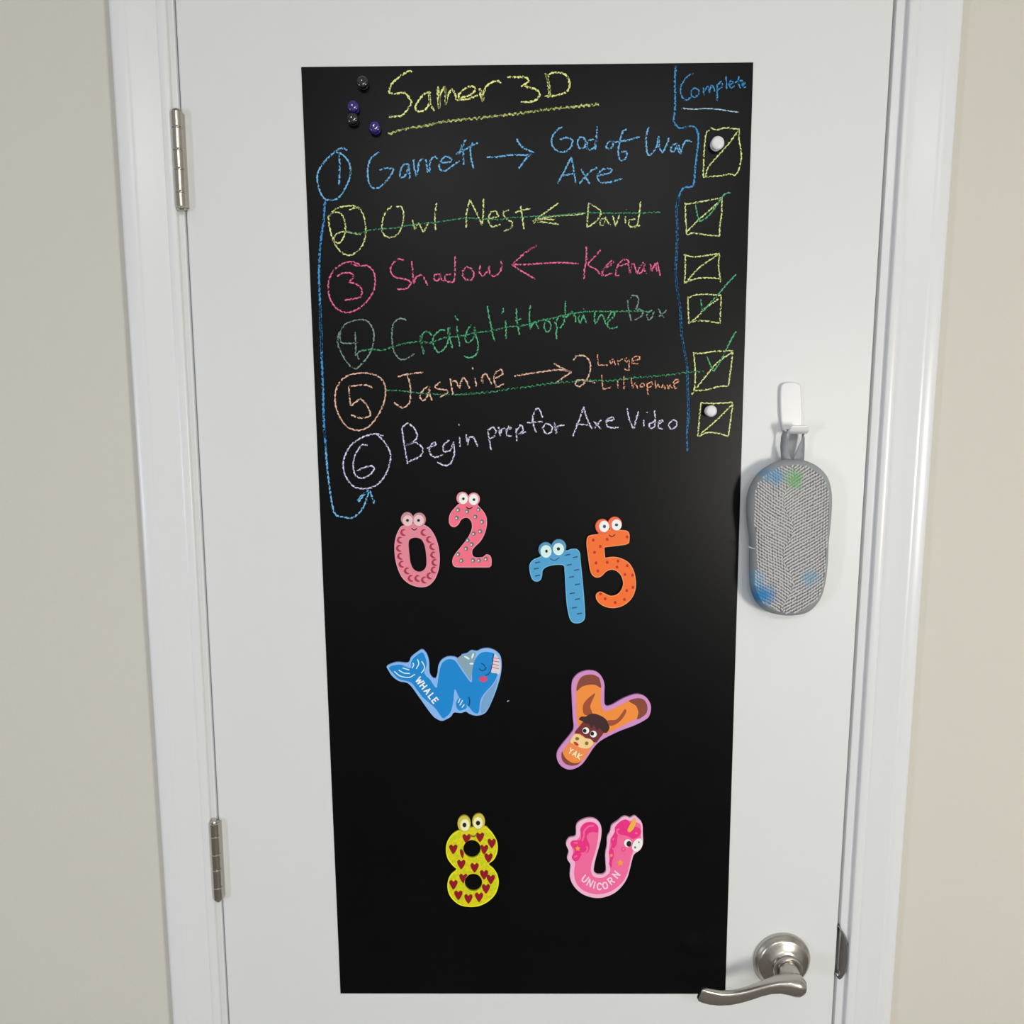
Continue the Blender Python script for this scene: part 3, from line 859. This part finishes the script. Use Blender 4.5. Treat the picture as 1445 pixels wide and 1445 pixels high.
print_layer('dash', f, [band([(x - 27, y + 5), (x, y - 2), (x + 27, y - 5)], 13) for x, y in
                              P('217,600 203,665 218,740 540,518 622,543 557,625 637,680 582,755 645,835 590,930 645,993 613,1085 668,1148')], K['navy'], root, org, T1 - .00002, False, split=True)
print_layer('smile', f, [band(P('348,558 400,574 450,548'), 9)], K['navy'], root, org, T1 + .0001, False)
# 5
root, org = magnet_root('number_magnet', 863, 797, 'orange number 5 magnet with two eyes and red spots')
flat('magnet_body', [f(P('855,300 780,312 752,340 748,420 765,550 785,680 815,740 860,758 905,740 950,695 1010,672 1070,690 1120,745 1140,830 1110,910 1060,950 1000,960 940,935 890,915 850,940 850,990 890,1040 960,1075 1040,1083 1130,1060 1210,1000 1255,920 1270,820 1250,700 1200,610 1120,560 1030,542 945,552 938,540 930,440 940,432 1040,420 1170,402 1196,385 1200,300 1180,265 1120,255 980,250'))],
     T0, T1, K['orange'], root, org, bevel=.0005)
rim_of(f, '855,300 780,312 752,340 748,420 765,550 785,680 815,740 860,758 905,740 950,695 1010,672 1070,690 1120,745 1140,830 1110,910 1060,950 1000,960 940,935 890,915 850,940 850,990 890,1040 960,1075 1040,1083 1130,1060 1210,1000 1255,920 1270,820 1250,700 1200,610 1120,560 1030,542 945,552 938,540 930,440 940,432 1040,420 1170,402 1196,385 1200,300 1180,265 1120,255 980,250', K['rim5'], root, org)
eyes(f, root, org, [(914, 214, 76, 82), (1048, 186, 76, 78)], [(932, 212, 54, 62), (1066, 196, 54, 60)], [(935, 212, 16, 18), (1065, 195, 17, 15)], K['lid_orange'], K['white'], K['navy'])
print_layer('spot', f, [ell(x, y, 15, 17, 10) for x, y in P('815,358 965,350 1178,325 890,427 828,490 845,603 965,597 1080,583 1180,632 1070,648 865,690 1155,728 1237,735 1240,865 1175,900 1150,995 1050,1028 943,988 892,937')],
            K['rust'], root, org, T1 - .00002, False, split=True)
print_layer('smile', f, [band(P('983,303 1015,322 1050,298'), 12)], K['face'], root, org, T1 + .0001, False)
# whale W
f = frm(530, 895, 7.225)
root, org = magnet_root('letter_magnet', 627, 966, 'blue whale shaped letter W magnet with the word WHALE')
flat('magnet_body', [f(P('112,330 150,305 220,285 330,290 360,235 420,185 475,155 520,200 545,280 552,400 590,450 612,450 630,400 640,320 675,260 740,228 810,232 860,255 875,210 930,195 975,165 1030,172 1090,148 1160,145 1230,175 1275,230 1285,330 1270,440 1220,600 1150,760 1100,815 1020,832 950,810 920,790 870,805 800,800 770,840 720,870 670,885 600,850 540,780 440,640 340,510 240,480 170,430 130,370'))],
     T0, T1, K['whale_edge'], root, org, bevel=.0005)
print_layer('water_spout', f, [P('830,260 880,212 930,205 975,177 1020,190 1010,260 985,370 970,470 935,420 885,345')], K['spout'], root, org, T1 - .00003)
print_layer('whale_print', f, [P('140,335 250,310 352,345 362,290 390,240 470,185 505,230 520,310 498,395 560,470 620,545 640,440 670,310 720,262 770,255 820,280 880,370 975,490 985,380 1010,270 1060,200 1120,180 1190,188 1205,196 1172,380 1240,405 1200,500 1120,590 1070,670 1050,798 1000,795 950,740 900,700 850,640 812,560 800,600 790,700 760,800 720,838 680,850 600,745 480,640 380,510 330,480 240,455 180,400'),
                               P('825,740 822,690 860,645 900,690 930,745 880,775 845,772')], K['whale'], root, org, T1 + .00002)
print_layer('belly_print', f, [P('1242,450 1200,520 1120,610 1080,700 1075,800 1110,795 1160,720 1210,590')], K['belly'], root, org, T1 - .00002)
print_layer('teeth', f, [P('1212,205 1240,225 1268,270 1275,330 1262,405 1220,400 1178,380 1190,320')], K['teeth'], root, org, T1 + .00002)
print_layer('tooth_line', f, [band([(1205 - k * 6, 240 + k * 32), (1262 - k * 2, 250 + k * 34)], 7) for k in range(4)] + [band(P('1100,435 1140,470'), 3)], K['cheek'], root, org, T1 + .00015, False)
print_layer('eye_line', f, [band(P('1055,350 1085,370 1118,358 1124,335'), 11), band(P('1075,298 1100,308 1116,332'), 10), band(P('1205,200 1185,320 1172,375 1150,405 1118,420'), 10),
                            band(P('948,640 960,680 950,728'), 12)], K['deepblue'], root, org, T1 + .00016, False)
print_layer('cheek', f, [ell(1098, 457, 42, 30, 18)], K['cheek'], root, org, T1 + .00015, False)
print_layer('white_mark', f, [band(P(s), 10) for s in ('470,275 497,325 490,365 465,395', '428,255 440,300 415,352', '380,290 388,315 372,345', '190,378 250,425 340,440 402,408', '235,365 290,395 350,400',
                                                      '275,343 345,365', '862,655 842,700', '888,672 858,725', '905,715 880,748')] +
            [ell(930, 238, 32, 11, 12, .5), ell(990, 220, 10, 30, 12, .3), ell(978, 300, 22, 10, 12)], K['icewhite'], root, org, T1 + .00016, False)
for ch, (x, y) in zip('WHALE', P('448,474 487,526 529,579 570,630 606,675')):
    print_layer('letter', f, glyph(ch, x, y, 60, 0.905, 13), K['white'], root, org, T1 + .00018, False)
# yak Y
f = frm(770, 930, 8.5)
root, org = magnet_root('letter_magnet', 850, 1016, 'orange and brown yak letter Y magnet with lilac edge')
flat('magnet_body', [f(P('310,330 330,240 400,170 500,138 600,150 670,210 705,300 705,420 708,540 740,565 800,548 900,490 1000,445 1100,422 1190,450 1250,520 1265,600 1240,690 1180,740 1060,800 900,860 750,930 650,990 580,1060 500,1180 430,1270 340,1320 260,1325 180,1280 135,1200 140,1110 200,1020 290,910 335,830 325,700 315,500'))],
     T0, T1, K['yak_edge'], root, org, bevel=.0005)
print_layer('yak_print', f, [P('368,330 400,240 470,195 560,185 630,215 665,300 662,440 668,560 700,618 760,615 880,560 1000,500 1100,470 1180,490 1215,560 1205,640 1150,690 1040,740 900,810 760,880 650,930 560,1040 480,1170 410,1240 330,1275 250,1260 195,1200 200,1120 250,1040 340,920 392,830 372,700 366,500')],
            K['yak'], root, org, T1 - .00002)
print_layer('hoof_print', f, [P('372,380 385,290 440,210 540,185 630,215 655,270 662,345 600,312 520,308 440,330'), P('1000,503 1100,470 1180,490 1220,570 1200,660 1100,722 1112,640 1082,560'),
                              P('197,1110 235,1185 310,1240 380,1248 425,1225 380,1268 300,1278 230,1250 192,1190')], K['hoof'], root, org, T1 + .00012)
print_layer('horn_print', f, [P('462,662 448,560 500,480 592,412 562,490 535,570 558,662'), P('745,738 840,728 900,670 948,602 968,628 930,700 860,770 770,800')], K['horn'], root, org, T1 + .00012)
print_layer('face_print', f, [P('350,885 410,800 470,740 600,740 740,800 700,880 640,960 600,1000 500,960 420,900')], K['face'], root, org, T1 + .00014)
print_layer('hair_print', f, [P('398,722 430,690 480,690 520,665 580,655 660,680 720,720 745,760 765,830 725,885 680,870 650,832 610,850 580,790 550,830 520,780 480,770 440,745')], K['hair'], root, org, T1 + .00026)
print_layer('lip_print', f, [P('235,1085 290,1010 380,1050 470,1080 545,1050 500,1130 450,1195 380,1210 300,1180')], K['orangeface'], root, org, T1 + .00010)
print_layer('muzzle_print', f, [P('298,970 340,910 400,905 470,945 540,962 572,1010 520,1065 430,1068 350,1022 302,1005')], K['muzzle'], root, org, T1 + .00026)
print_layer('eye', f, [ell(482, 858, 40, 40, 18), ell(572, 900, 40, 40, 18)], K['white'], root, org, T1 + .00038, False, split=True)
print_layer('pupil', f, [ell(468, 860, 22, 24, 14), ell(558, 894, 22, 24, 14)], K['black'], root, org, T1 + .0005, False, split=True)
print_layer('nostril', f, [ell(378, 955, 24, 20, 14), ell(492, 1010, 22, 22, 14)], K['olive'], root, org, T1 + .00038, False, split=True)
print_layer('mouth', f, [ell(365, 1015, 36, 16, 14, .6)], K['yakred'], root, org, T1 + .00039, False)
for ch, (x, y) in zip('YAK', P('300,1103 353,1134 404,1166')):
    print_layer('letter', f, glyph(ch, x, y, 60, 0.52, 13), K['cream'], root, org, T1 + .00038, False)
# 8
f = frm(610, 1130, 8.757)
root, org = magnet_root('number_magnet', 667, 1214, 'yellow number 8 magnet covered in dark red hearts')
flat('magnet_body', [f(P('330,370 250,420 190,510 175,620 200,720 260,800 305,850 230,920 195,1020 205,1130 260,1220 350,1285 470,1305 590,1290 700,1230 780,1140 815,1020 800,920 750,840 690,785 760,720 800,620 795,510 750,420 690,350 650,320 490,330')),
                     f(ell(490, 597, 107, 110)), f(ell(508, 1012, 108, 108))], T0, T1, K['yellow'], root, org, bevel=.0005)
eyes(f, root, org, [(393, 288, 82, 102), (572, 262, 80, 98)], [(403, 302, 58, 74), (565, 275, 58, 72)], [(398, 300, 24, 28), (565, 276, 26, 28)], K['lid_yellow'], K['cream'])
hp = []
for x, y in P('425,468 590,448 735,525 260,597 640,600 695,705 358,785 523,825 640,912 723,970 385,958 262,1035 663,1085 323,1165 447,1210 578,1190 372,650'):
    w = 30 if (x, y) == (372, 650) else 50
    h_ = ([(x, y - 36), (x + w * .5, y - 58), (x + w, y - 40), (x + w * .92, y - 5), (x + w * .45, y + 38), (x, y + 62), (x - w * .45, y + 38), (x - w * .92, y - 5), (x - w, y - 40), (x - w * .5, y - 58)])
    for k_, (a_, b_) in enumerate(h_):              # the print stops at the holes
        for qx, qy, qr in ((490, 597, 112), (508, 1012, 113)):
            d_ = math.hypot(a_ - qx, b_ - qy)
            if d_ < qr:
                a_, b_ = qx + (a_ - qx) * qr / d_, qy + (b_ - qy) * qr / d_
        h_[k_] = (a_, b_)
    hp.append(h_)
print_layer('heart', f, hp, K['heart'], root, org, T1 + .00002, split=True)
print_layer('smile', f, [band(P('462,425 510,440 548,420'), 20)], K['olive'], root, org, T1 + .00012, False)
rim = [f(band(smooth_line(P('330,370 250,420 190,510 175,620 200,720 260,800 305,850 230,920 195,1020 205,1130 260,1220 350,1285 470,1305 590,1290 700,1230 780,1140 815,1020 800,920 750,840 690,785 760,720 800,620 795,510 750,420 690,350 650,320'), step=20), 13, False))]
flat('rim', rim, T1 - .0004, T1 + .00004, K['rim8'], root, org, smoothed=False)
# unicorn U
f = frm(780, 1135, 9.633)
root, org = magnet_root('letter_magnet', 852, 1210, 'pink letter U magnet, pale edge, with the word UNICORN')
flat('magnet_body', [f(P('320,290 380,225 480,190 570,200 640,260 665,350 655,470 630,580 590,720 562,850 562,920 600,955 680,955 722,910 720,820 715,680 735,560 740,450 780,370 800,290 880,230 940,180 990,165 1050,185 1110,158 1150,185 1215,260 1225,400 1228,530 1190,620 1110,680 1080,760 1050,880 1010,1010 930,1130 820,1220 680,1270 540,1270 400,1220 290,1120 235,1000 235,900 240,820 195,740 215,640 180,540 220,460 310,430'))],
     T0, T1, K['uni_edge'], root, org, bevel=.0005)
print_layer('unicorn_print', f, [P('375,330 440,250 540,240 610,290 622,380 610,500 580,640 530,800 520,910 565,985 680,995 775,920 770,800 765,650 790,480 850,360 900,290 960,215 1060,225 1185,270 1195,400 1190,500 1150,600 1095,640 1055,760 1015,930 945,1060 820,1165 680,1215 540,1215 400,1160 315,1060 290,940 300,790 262,730 275,640 240,520 330,480 372,420')],
            K['uni'], root, org, T1 - .00002)
print_layer('mane_print', f, [P('380,320 440,258 545,248 615,300 612,380 540,375 480,400 465,460 500,560 480,650 400,680 350,755 295,772 258,715 300,630 242,540 275,490 375,485 385,400'),
                              P('850,305 930,225 1010,210 1080,285 1185,330 1192,410 1100,470 1020,435 940,415 885,430 868,540 830,610 830,700 808,770 798,860 765,805 785,720 762,650 800,560 785,480 840,390')],
            K['magenta'], root, org, T1 + .00012)
print_layer('mane_highlight', f, [band(P(s), 22) for s in ('560,290 490,300 430,360 420,440 400,500', '460,570 470,610 440,655 380,668', '905,335 875,350 880,395 920,430', '1120,385 1150,400', '830,460 815,490', '810,600 830,610',
                                                         '290,520 340,525', '290,720 330,700')], K['uni'], root, org, T1 + .00026, False)
print_layer('horn_print', f, [P('1015,350 1055,265 1108,190 1132,235 1100,330 1045,378')], K['gold'], root, org, T1 + .00028)
print_layer('muzzle_print', f, [P('1078,595 1105,505 1175,462 1218,500 1205,585 1125,642')], K['white'], root, org, T1 + .00014)
print_layer('eye', f, [ell(1022, 528, 52, 54, 20)], K['white'], root, org, T1 + .00028, False)
print_layer('pupil', f, [ell(1036, 537, 34, 40, 18)], K['black'], root, org, T1 + .0004, False)
print_layer('nostril', f, [ell(1172, 515, 10, 14, 10), ell(1120, 585, 14, 16, 10)], K['grey'], root, org, T1 + .0003, False, split=True)


def star(x, y, r, n=5, k=.5):
    return [(x + (r if i % 2 == 0 else r * k) * math.sin(PI * i / n), y - (r if i % 2 == 0 else r * k) * math.cos(PI * i / n)) for i in range(2 * n)]


print_layer('star_print', f, [star(918, 795, 52), star(800, 692, 26), star(340, 600, 40)], K['star'], root, org, T1 + .0003, False, split=True)
print_layer('cheek', f, [band([(960 + 26 * math.cos(a / 8 * 2 * PI), 612 + 26 * math.sin(a / 8 * 2 * PI)) for a in range(9)], 9)], K['magenta'], root, org, T1 + .00014, False)
for ch, x, y, a in (('U', 438, 1012, 38), ('N', 506, 1068, 27), ('I', 566, 1098, 14), ('C', 633, 1116, 4), ('O', 712, 1103, -14), ('R', 792, 1040, -38), ('N', 862, 956, -52)):
    print_layer('letter', f, glyph(ch, x, y, 88, math.radians(a), 17), K['letter_pink'], root, org, T1 + .00014, False)

# ------------------------------------------------------------------ push-pin magnets
def pin(u, v, m, label, group, size=1.0, tilt=(0, 0), parts=True):
    p = at(u, v, BY)
    root = empty('push_pin_magnet', (p.x, BY - 0.0001, p.z), label, 'magnet', group)
    root.rotation_euler = (tilt[0], 0, tilt[1])
    k = size
    bm = bmesh.new()
    lathe(bm, [(0, 0), (.0054 * k, 0), (.0057 * k, .0005), (.0055 * k, .0014), (.0046 * k, .0020), (.0042 * k, .0030), (.0043 * k, .0042)], 32, 'Y')
    bm_obj('pin_base', bm, m, root, smooth=True)
    bm = bmesh.new()
    lathe(bm, [(.0042 * k, .0038), (.0054 * k, .0046), (.0061 * k, .0058), (.0062 * k, .0068), (.0058 * k, .0078), (.0047 * k, .0086), (.0030 * k, .0089), (.0012 * k, .0088), (0, .0087)], 32, 'Y')
    bm_obj('pin_head', bm, m, root, smooth=True)
    return root


PB = mat('glossy_black_plastic', (0.004, 0.004, 0.006, 1), 0.09, spec=0.6, coat=.5)
PP = mat('glossy_purple_plastic', rgb(44, 22, 112, 1.0), 0.07, spec=0.6, coat=.5)
PW = mat('white_plastic', (0.80, 0.79, 0.82, 1), 0.30)
pin(513, 120, PB, 'glossy black push pin magnet, topmost of the four left of the title', 'small push pin magnets', .92)
pin(500, 154, PP, 'glossy purple push pin magnet touching a black pin below it', 'small push pin magnets', .92)
pin(499, 171, PB, 'glossy black push pin magnet just below a purple pin', 'small push pin magnets', .92)
pin(530, 183, PP, 'glossy purple push pin magnet, nearest the yellow underline', 'small push pin magnets', .92)
pin(1010, 205, PW, 'white push pin magnet in the top yellow checkbox', 'small push pin magnets', 1.08)
pin(1001, 580, PW, 'white push pin magnet in the bottom yellow checkbox', 'small push pin magnets', .98)

# ------------------------------------------------------------------ adhesive hook
f = frm(1030, 530, 4.014)
HW = mat('hook_white_plastic', (0.78, 0.78, 0.79, 1), 0.32)
p = at(1116, 580, 0)
root = empty('adhesive_hook', (p.x, 0, p.z), 'white plastic adhesive hook above the grey cleaning pad', 'hook')
org = Vector((p.x, 0, p.z))
flat('hook_plate', [f(P('288,75 298,50 325,38 370,38 398,50 405,75 408,150 412,240 408,300 395,318 320,318 300,300 290,240 286,150'))], 0.0, .0045, HW, root, org, bevel=.0012)
# J arm: leaves the plate low down, runs out and turns up
bm = bmesh.new()
path = [(0.003, 262), (0.008, 280), (0.013, 292), (0.018, 290), (0.0215, 278), (0.0225, 262), (0.0225, 250)]
rings = []
for i, (d, vy) in enumerate(path):
    a, b = path[max(i - 1, 0)], path[min(i + 1, len(path) - 1)]
    t = i / (len(path) - 1)
    hw = 0.0105 * (1 if i < 5 else (.95, .75)[i - 5])
    c = at(*f([(366, vy + 30)])[0], -0.010)
    dz = -(b[1] - a[1]) / 4.014 / 1330
    dy = -(b[0] - a[0])
    dd = math.hypot(dy, dz)
    ny, nz = -dz / dd, dy / dd
    th = .0016
    cz = c.z
    ring = []
    for sx, sn in ((-1, -1), (1, -1), (1, 1), (-1, 1)):
        ring.append(bm.verts.new((c.x + sx * hw - org.x, -d + ny * th * sn, cz + nz * th * sn - org.z)))
    rings.append(ring)
for a, b in zip(rings, rings[1:]):
    for k in range(4):
        bm.faces.new((a[k], a[(k + 1) % 4], b[(k + 1) % 4], b[k]))
bm.faces.new(rings[0]); bm.faces.new(rings[-1])
ho = bm_obj('hook_arm', bm, HW, root, smooth=True)
bv = ho.modifiers.new('round', 'BEVEL'); bv.width = .0009; bv.segments = 3

# ------------------------------------------------------------------ cleaning pad
outer = smooth_line(P('230,500 160,550 110,630 92,720 95,820 108,920 108,1000 108,1100 115,1200 145,1280 200,1330 280,1355 370,1358 450,1335 510,1270 540,1180 555,1060 560,950 570,850 578,740 575,650 550,570 490,510 420,480 340,473 280,480'), closed=True, step=14)
face = smooth_line(P('245,535 170,600 142,680 135,780 145,880 155,980 150,1080 145,1180 170,1260 220,1310 290,1340 370,1345 440,1315 500,1255 530,1170 545,1050 548,950 558,850 562,740 555,650 520,570 450,520 380,505 300,515'), closed=True, step=14)
NP = 96


def resample(L, n):
    L = L + [L[0]]
    d = [0]
    for a, b in zip(L, L[1:]):
        d.append(d[-1] + math.hypot(b[0] - a[0], b[1] - a[1]))
    out = []
    j = 0
    for k in range(n):
        t = d[-1] * k / n
        while d[j + 1] < t:
            j += 1
        u = (t - d[j]) / (d[j + 1] - d[j] or 1)
        out.append((L[j][0] + (L[j + 1][0] - L[j][0]) * u, L[j][1] + (L[j + 1][1] - L[j][1]) * u))
    return out


outer, face = resample(outer, NP), resample(face, NP)
PC = at(*f([(345, 920)])[0], -0.02)
org = Vector((PC.x, 0, PC.z))
pad = empty('cleaning_pad', (org.x, 0, org.z), 'grey knitted cleaning pad with chalk stains hanging from the white hook', 'pad')


def shrink(L, k):
    cx, cy = sum(p[0] for p in L) / len(L), sum(p[1] for p in L) / len(L)
    return [(cx + (x - cx) * k, cy + (y - cy) * (1 - (1 - k) * .55)) for x, y in L]


def fabric_mat(name, base, rough=.9):
    m = bpy.data.materials.new(name)
    m.use_nodes = True
    nt = m.node_tree
    pr = nt.nodes['Principled BSDF']
    pr.inputs['Roughness'].default_value = rough
    pr.inputs['Specular IOR Level'].default_value = .2
    tc = nt.nodes.new('ShaderNodeTexCoord')
    cur = None
    prev = base
    for (zx, zy, r, col, amt) in ((262, 575, .0120, rgb(72, 150, 190, 1.1), .62), (358, 588, .0135, rgb(100, 172, 100, 1.1), .66), (180, 1245, .0175, rgb(30, 128, 184, 1.1), .88),
                                  (452, 1145, .0120, rgb(88, 158, 190, 1.1), .50), (140, 1150, .012, rgb(90, 170, 210, 1.1), .5), (205, 560, .010, rgb(72, 150, 190, 1.1), .5)):
        w = at(*f([(zx, zy)])[0], -.028)
        sub = nt.nodes.new('ShaderNodeVectorMath'); sub.operation = 'SUBTRACT'
        sub.inputs[1].default_value = (w.x - org.x, 0, w.z - org.z)
        nt.links.new(tc.outputs['Object'], sub.inputs[0])
        ml = nt.nodes.new('ShaderNodeVectorMath'); ml.operation = 'MULTIPLY'
        ml.inputs[1].default_value = (1, 0, 1)
        nt.links.new(sub.outputs[0], ml.inputs[0])
        ln = nt.nodes.new('ShaderNodeVectorMath'); ln.operation = 'LENGTH'
        nt.links.new(ml.outputs[0], ln.inputs[0])
        nz = nt.nodes.new('ShaderNodeTexNoise'); nz.inputs['Scale'].default_value = 190
        nt.links.new(tc.outputs['Object'], nz.inputs['Vector'])
        ad = nt.nodes.new('ShaderNodeMath'); ad.operation = 'MULTIPLY_ADD'
        ad.inputs[1].default_value = .012; ad.inputs[2].default_value = -.006
        nt.links.new(nz.outputs['Fac'], ad.inputs[0])
        sm_ = nt.nodes.new('ShaderNodeMath'); sm_.operation = 'ADD'
        nt.links.new(ln.outputs['Value'], sm_.inputs[0]); nt.links.new(ad.outputs[0], sm_.inputs[1])
        mr = nt.nodes.new('ShaderNodeMapRange')
        mr.inputs['From Min'].default_value = r * .25; mr.inputs['From Max'].default_value = r
        mr.inputs['To Min'].default_value = amt; mr.inputs['To Max'].default_value = 0
        nt.links.new(sm_.outputs[0], mr.inputs['Value'])
        mx = nt.nodes.new('ShaderNodeMix'); mx.data_type = 'RGBA'
        mx.inputs['A'].default_value = base
        if cur is not None:
            nt.links.new(cur, mx.inputs['A'])
        mx.inputs['B'].default_value = col
        nt.links.new(mr.outputs[0], mx.inputs['Factor'])
        cur = mx.outputs['Result']
    nt.links.new(cur, pr.inputs['Base Color'])
    return m


BIND = fabric_mat('grey_binding_fabric', rgb(150, 155, 158, 1.1))
KNIT = fabric_mat('grey_knit_yarn', rgb(196, 194, 194, 1.1))
UNDER = fabric_mat('dark_knit_ground', rgb(112, 110, 112, 1.0))


def wp(L, Y):
    return [at(*q, -Y) - Vector((org.x, 0, org.z)) for q in f(L)]


def lerp(A, B, t):
    return [(a[0] + (b[0] - a[0]) * t, a[1] + (b[1] - a[1]) * t) for a, b in zip(A, B)]


bm = bmesh.new()
seq = [wp(shrink(outer, .90), .0030), wp(shrink(outer, .965), .0045), wp(outer, .0090), wp(outer, .0150), wp(lerp(outer, face, .25), .0205), wp(lerp(outer, face, .65), .0245), wp(face, .0268), wp(shrink(face, .97), .0262)]
rings = [[bm.verts.new(p) for p in r] for r in seq]
for a, b in zip(rings, rings[1:]):
    for k in range(NP):
        bm.faces.new((a[k], a[(k + 1) % NP], b[(k + 1) % NP], b[k]))
bm.faces.new(rings[0])
bm_obj('binding', bm, BIND, pad, smooth=True)
# seam where the binding overlaps on the left side
sl = [(outer_i[0] * .45 + face_i[0] * .55, outer_i[1] * .45 + face_i[1] * .55) for outer_i, face_i in zip(outer, face)]
seam = band(P('104,968 128,978 150,982'), 7)
print_layer('seam', f, [seam], mat('seam_thread', rgb(168, 171, 175), .9), pad, org, .0250, False)

# front dome
bm = bmesh.new()
fr_rings = []
levels = [(1.0, .0264), (.93, .0276), (.82, .0288), (.65, .0298), (.45, .0304), (.22, .0307)]
fcx, fcy = sum(p[0] for p in face) / NP, sum(p[1] for p in face) / NP
for k, Y in levels:
    fr_rings.append([bm.verts.new(q) for q in wp([(fcx + (x - fcx) * k, fcy + (y - fcy) * k) for x, y in face], Y)])
for a, b in zip(fr_rings, fr_rings[1:]):
    for k in range(NP):
        bm.faces.new((a[k], a[(k + 1) % NP], b[(k + 1) % NP], b[k]))
bm.faces.new(fr_rings[-1])
bm_obj('pad_face', bm, UNDER, pad, smooth=True)


def inside(x, y, L):
    c = False
    j = len(L) - 1
    for i in range(len(L)):
        if (L[i][1] > y) != (L[j][1] > y) and x < (L[j][0] - L[i][0]) * (y - L[i][1]) / (L[j][1] - L[i][1]) + L[i][0]:
            c = not c
        j = i
    return c


def dome(x, y):
    lo, hi = 0.0, 1.3
    for _ in range(9):
        k = (lo + hi) / 2
        if inside(x, y, [(fcx + (px - fcx) * k, fcy + (py - fcy) * k) for px, py in face[::3]]):
            hi = k
        else:
            lo = k
    for (k1, y1), (k2, y2) in zip(levels, levels[1:]):
        if hi >= k2:
            return y2 + (y1 - y2) * max(0, min(1, (hi - k2) / (k1 - k2)))
    return levels[-1][1]


# knit stitches: small slanted yarn lumps, leaning the other way in every second column
V, Fc = [], []
rnd = random.Random(3)
DX, DY = 15.0, 18.5
row = 0
y = 505.0
while y < 1350:
    colk = 0
    x = 130.0
    while x < 570:
        yy = y + (DY / 2 if colk % 2 else 0) + 6 * math.sin(x * .021 + y * .004) + rnd.uniform(-1.2, 1.2)
        xx = x + 4 * math.sin(y * .012) + rnd.uniform(-1, 1)
        if inside(xx, yy, face):
            Y = dome(xx, yy) + .0004
            c = at(*f([(xx, yy)])[0], -Y)
            half = (xx + 30 * math.sin(yy * .02)) > 330
            ang = math.radians(52 if (half) else 128) + rnd.uniform(-.15, .15)
            ln_, wd, th = .00225 * rnd.uniform(.9, 1.1), .00112, .0010
            ux, uz = math.cos(ang), math.sin(ang)
            b = len(V)
            cc = (c.x - org.x, -Y, c.z - org.z)
            for k, (la, wa) in enumerate(((1, 0), (.5, .85), (-.5, .85), (-1, 0), (-.5, -.85), (.5, -.85))):
                V.append((cc[0] + ux * ln_ * la - uz * wd * wa, cc[1] + .0003, cc[2] + uz * ln_ * la + ux * wd * wa))
            for la in (.45, -.45):
                V.append((cc[0] + ux * ln_ * la, cc[1] - th, cc[2] + uz * ln_ * la))
            Fc += [(b, b + 1, b + 6), (b + 1, b + 2, b + 7, b + 6), (b + 2, b + 3, b + 7), (b + 3, b + 4, b + 7), (b + 4, b + 5, b + 6, b + 7), (b + 5, b, b + 6)]
        x += DX
        colk += 1
    y += DY
kn = mesh_obj('knit_mesh', V, Fc, KNIT, pad, smooth=True)
kn['kind'] = 'stuff'

# hanging loop: twisted strap over the hook arm
STR = mat('strap_fabric', rgb(146, 150, 156, 1.1), .85, bump=(1500, .0001, (1, 1, 1)))


def ribbon(secs):
    V, Fc = [], []
    for (ax, ay, ad), (bx, by, bd) in secs:
        for x, y_, d in ((ax, ay, ad), (bx, by, bd)):
            w = at(*f([(x, y_)])[0], -d)
            V.append((w.x - org.x, -d, w.z - org.z))
    for i in range(len(secs) - 1):
        k = 2 * i
        Fc.append((k, k + 1, k + 3, k + 2))
    o = mesh_obj('strap', V, Fc, STR, pad, smooth=True)
    s = o.modifiers.new('thick', 'SOLIDIFY'); s.thickness = .0011; s.offset = 0
    return o


ribbon([((352, 308, .006), (352, 312, .0165)), ((322, 302, .006), (326, 310, .0165)), ((304, 312, .0065), (322, 324, .0165)), ((292, 345, .0075), (326, 360, .0160)), ((286, 400, .009), (328, 410, .0150)), ((288, 450, .011), (340, 450, .0145)), ((292, 488, .012), (350, 488, .0145))])
ribbon([((352, 308, .006), (352, 312, .0165)), ((392, 304, .006), (398, 314, .0165)), ((412, 316, .0065), (422, 330, .0165)), ((420, 350, .0075), (408, 362, .0160)), ((421, 400, .009), (386, 408, .0155)), ((420, 450, .011), (368, 450, .0150)), ((418, 488, .012), (352, 488, .0148))])
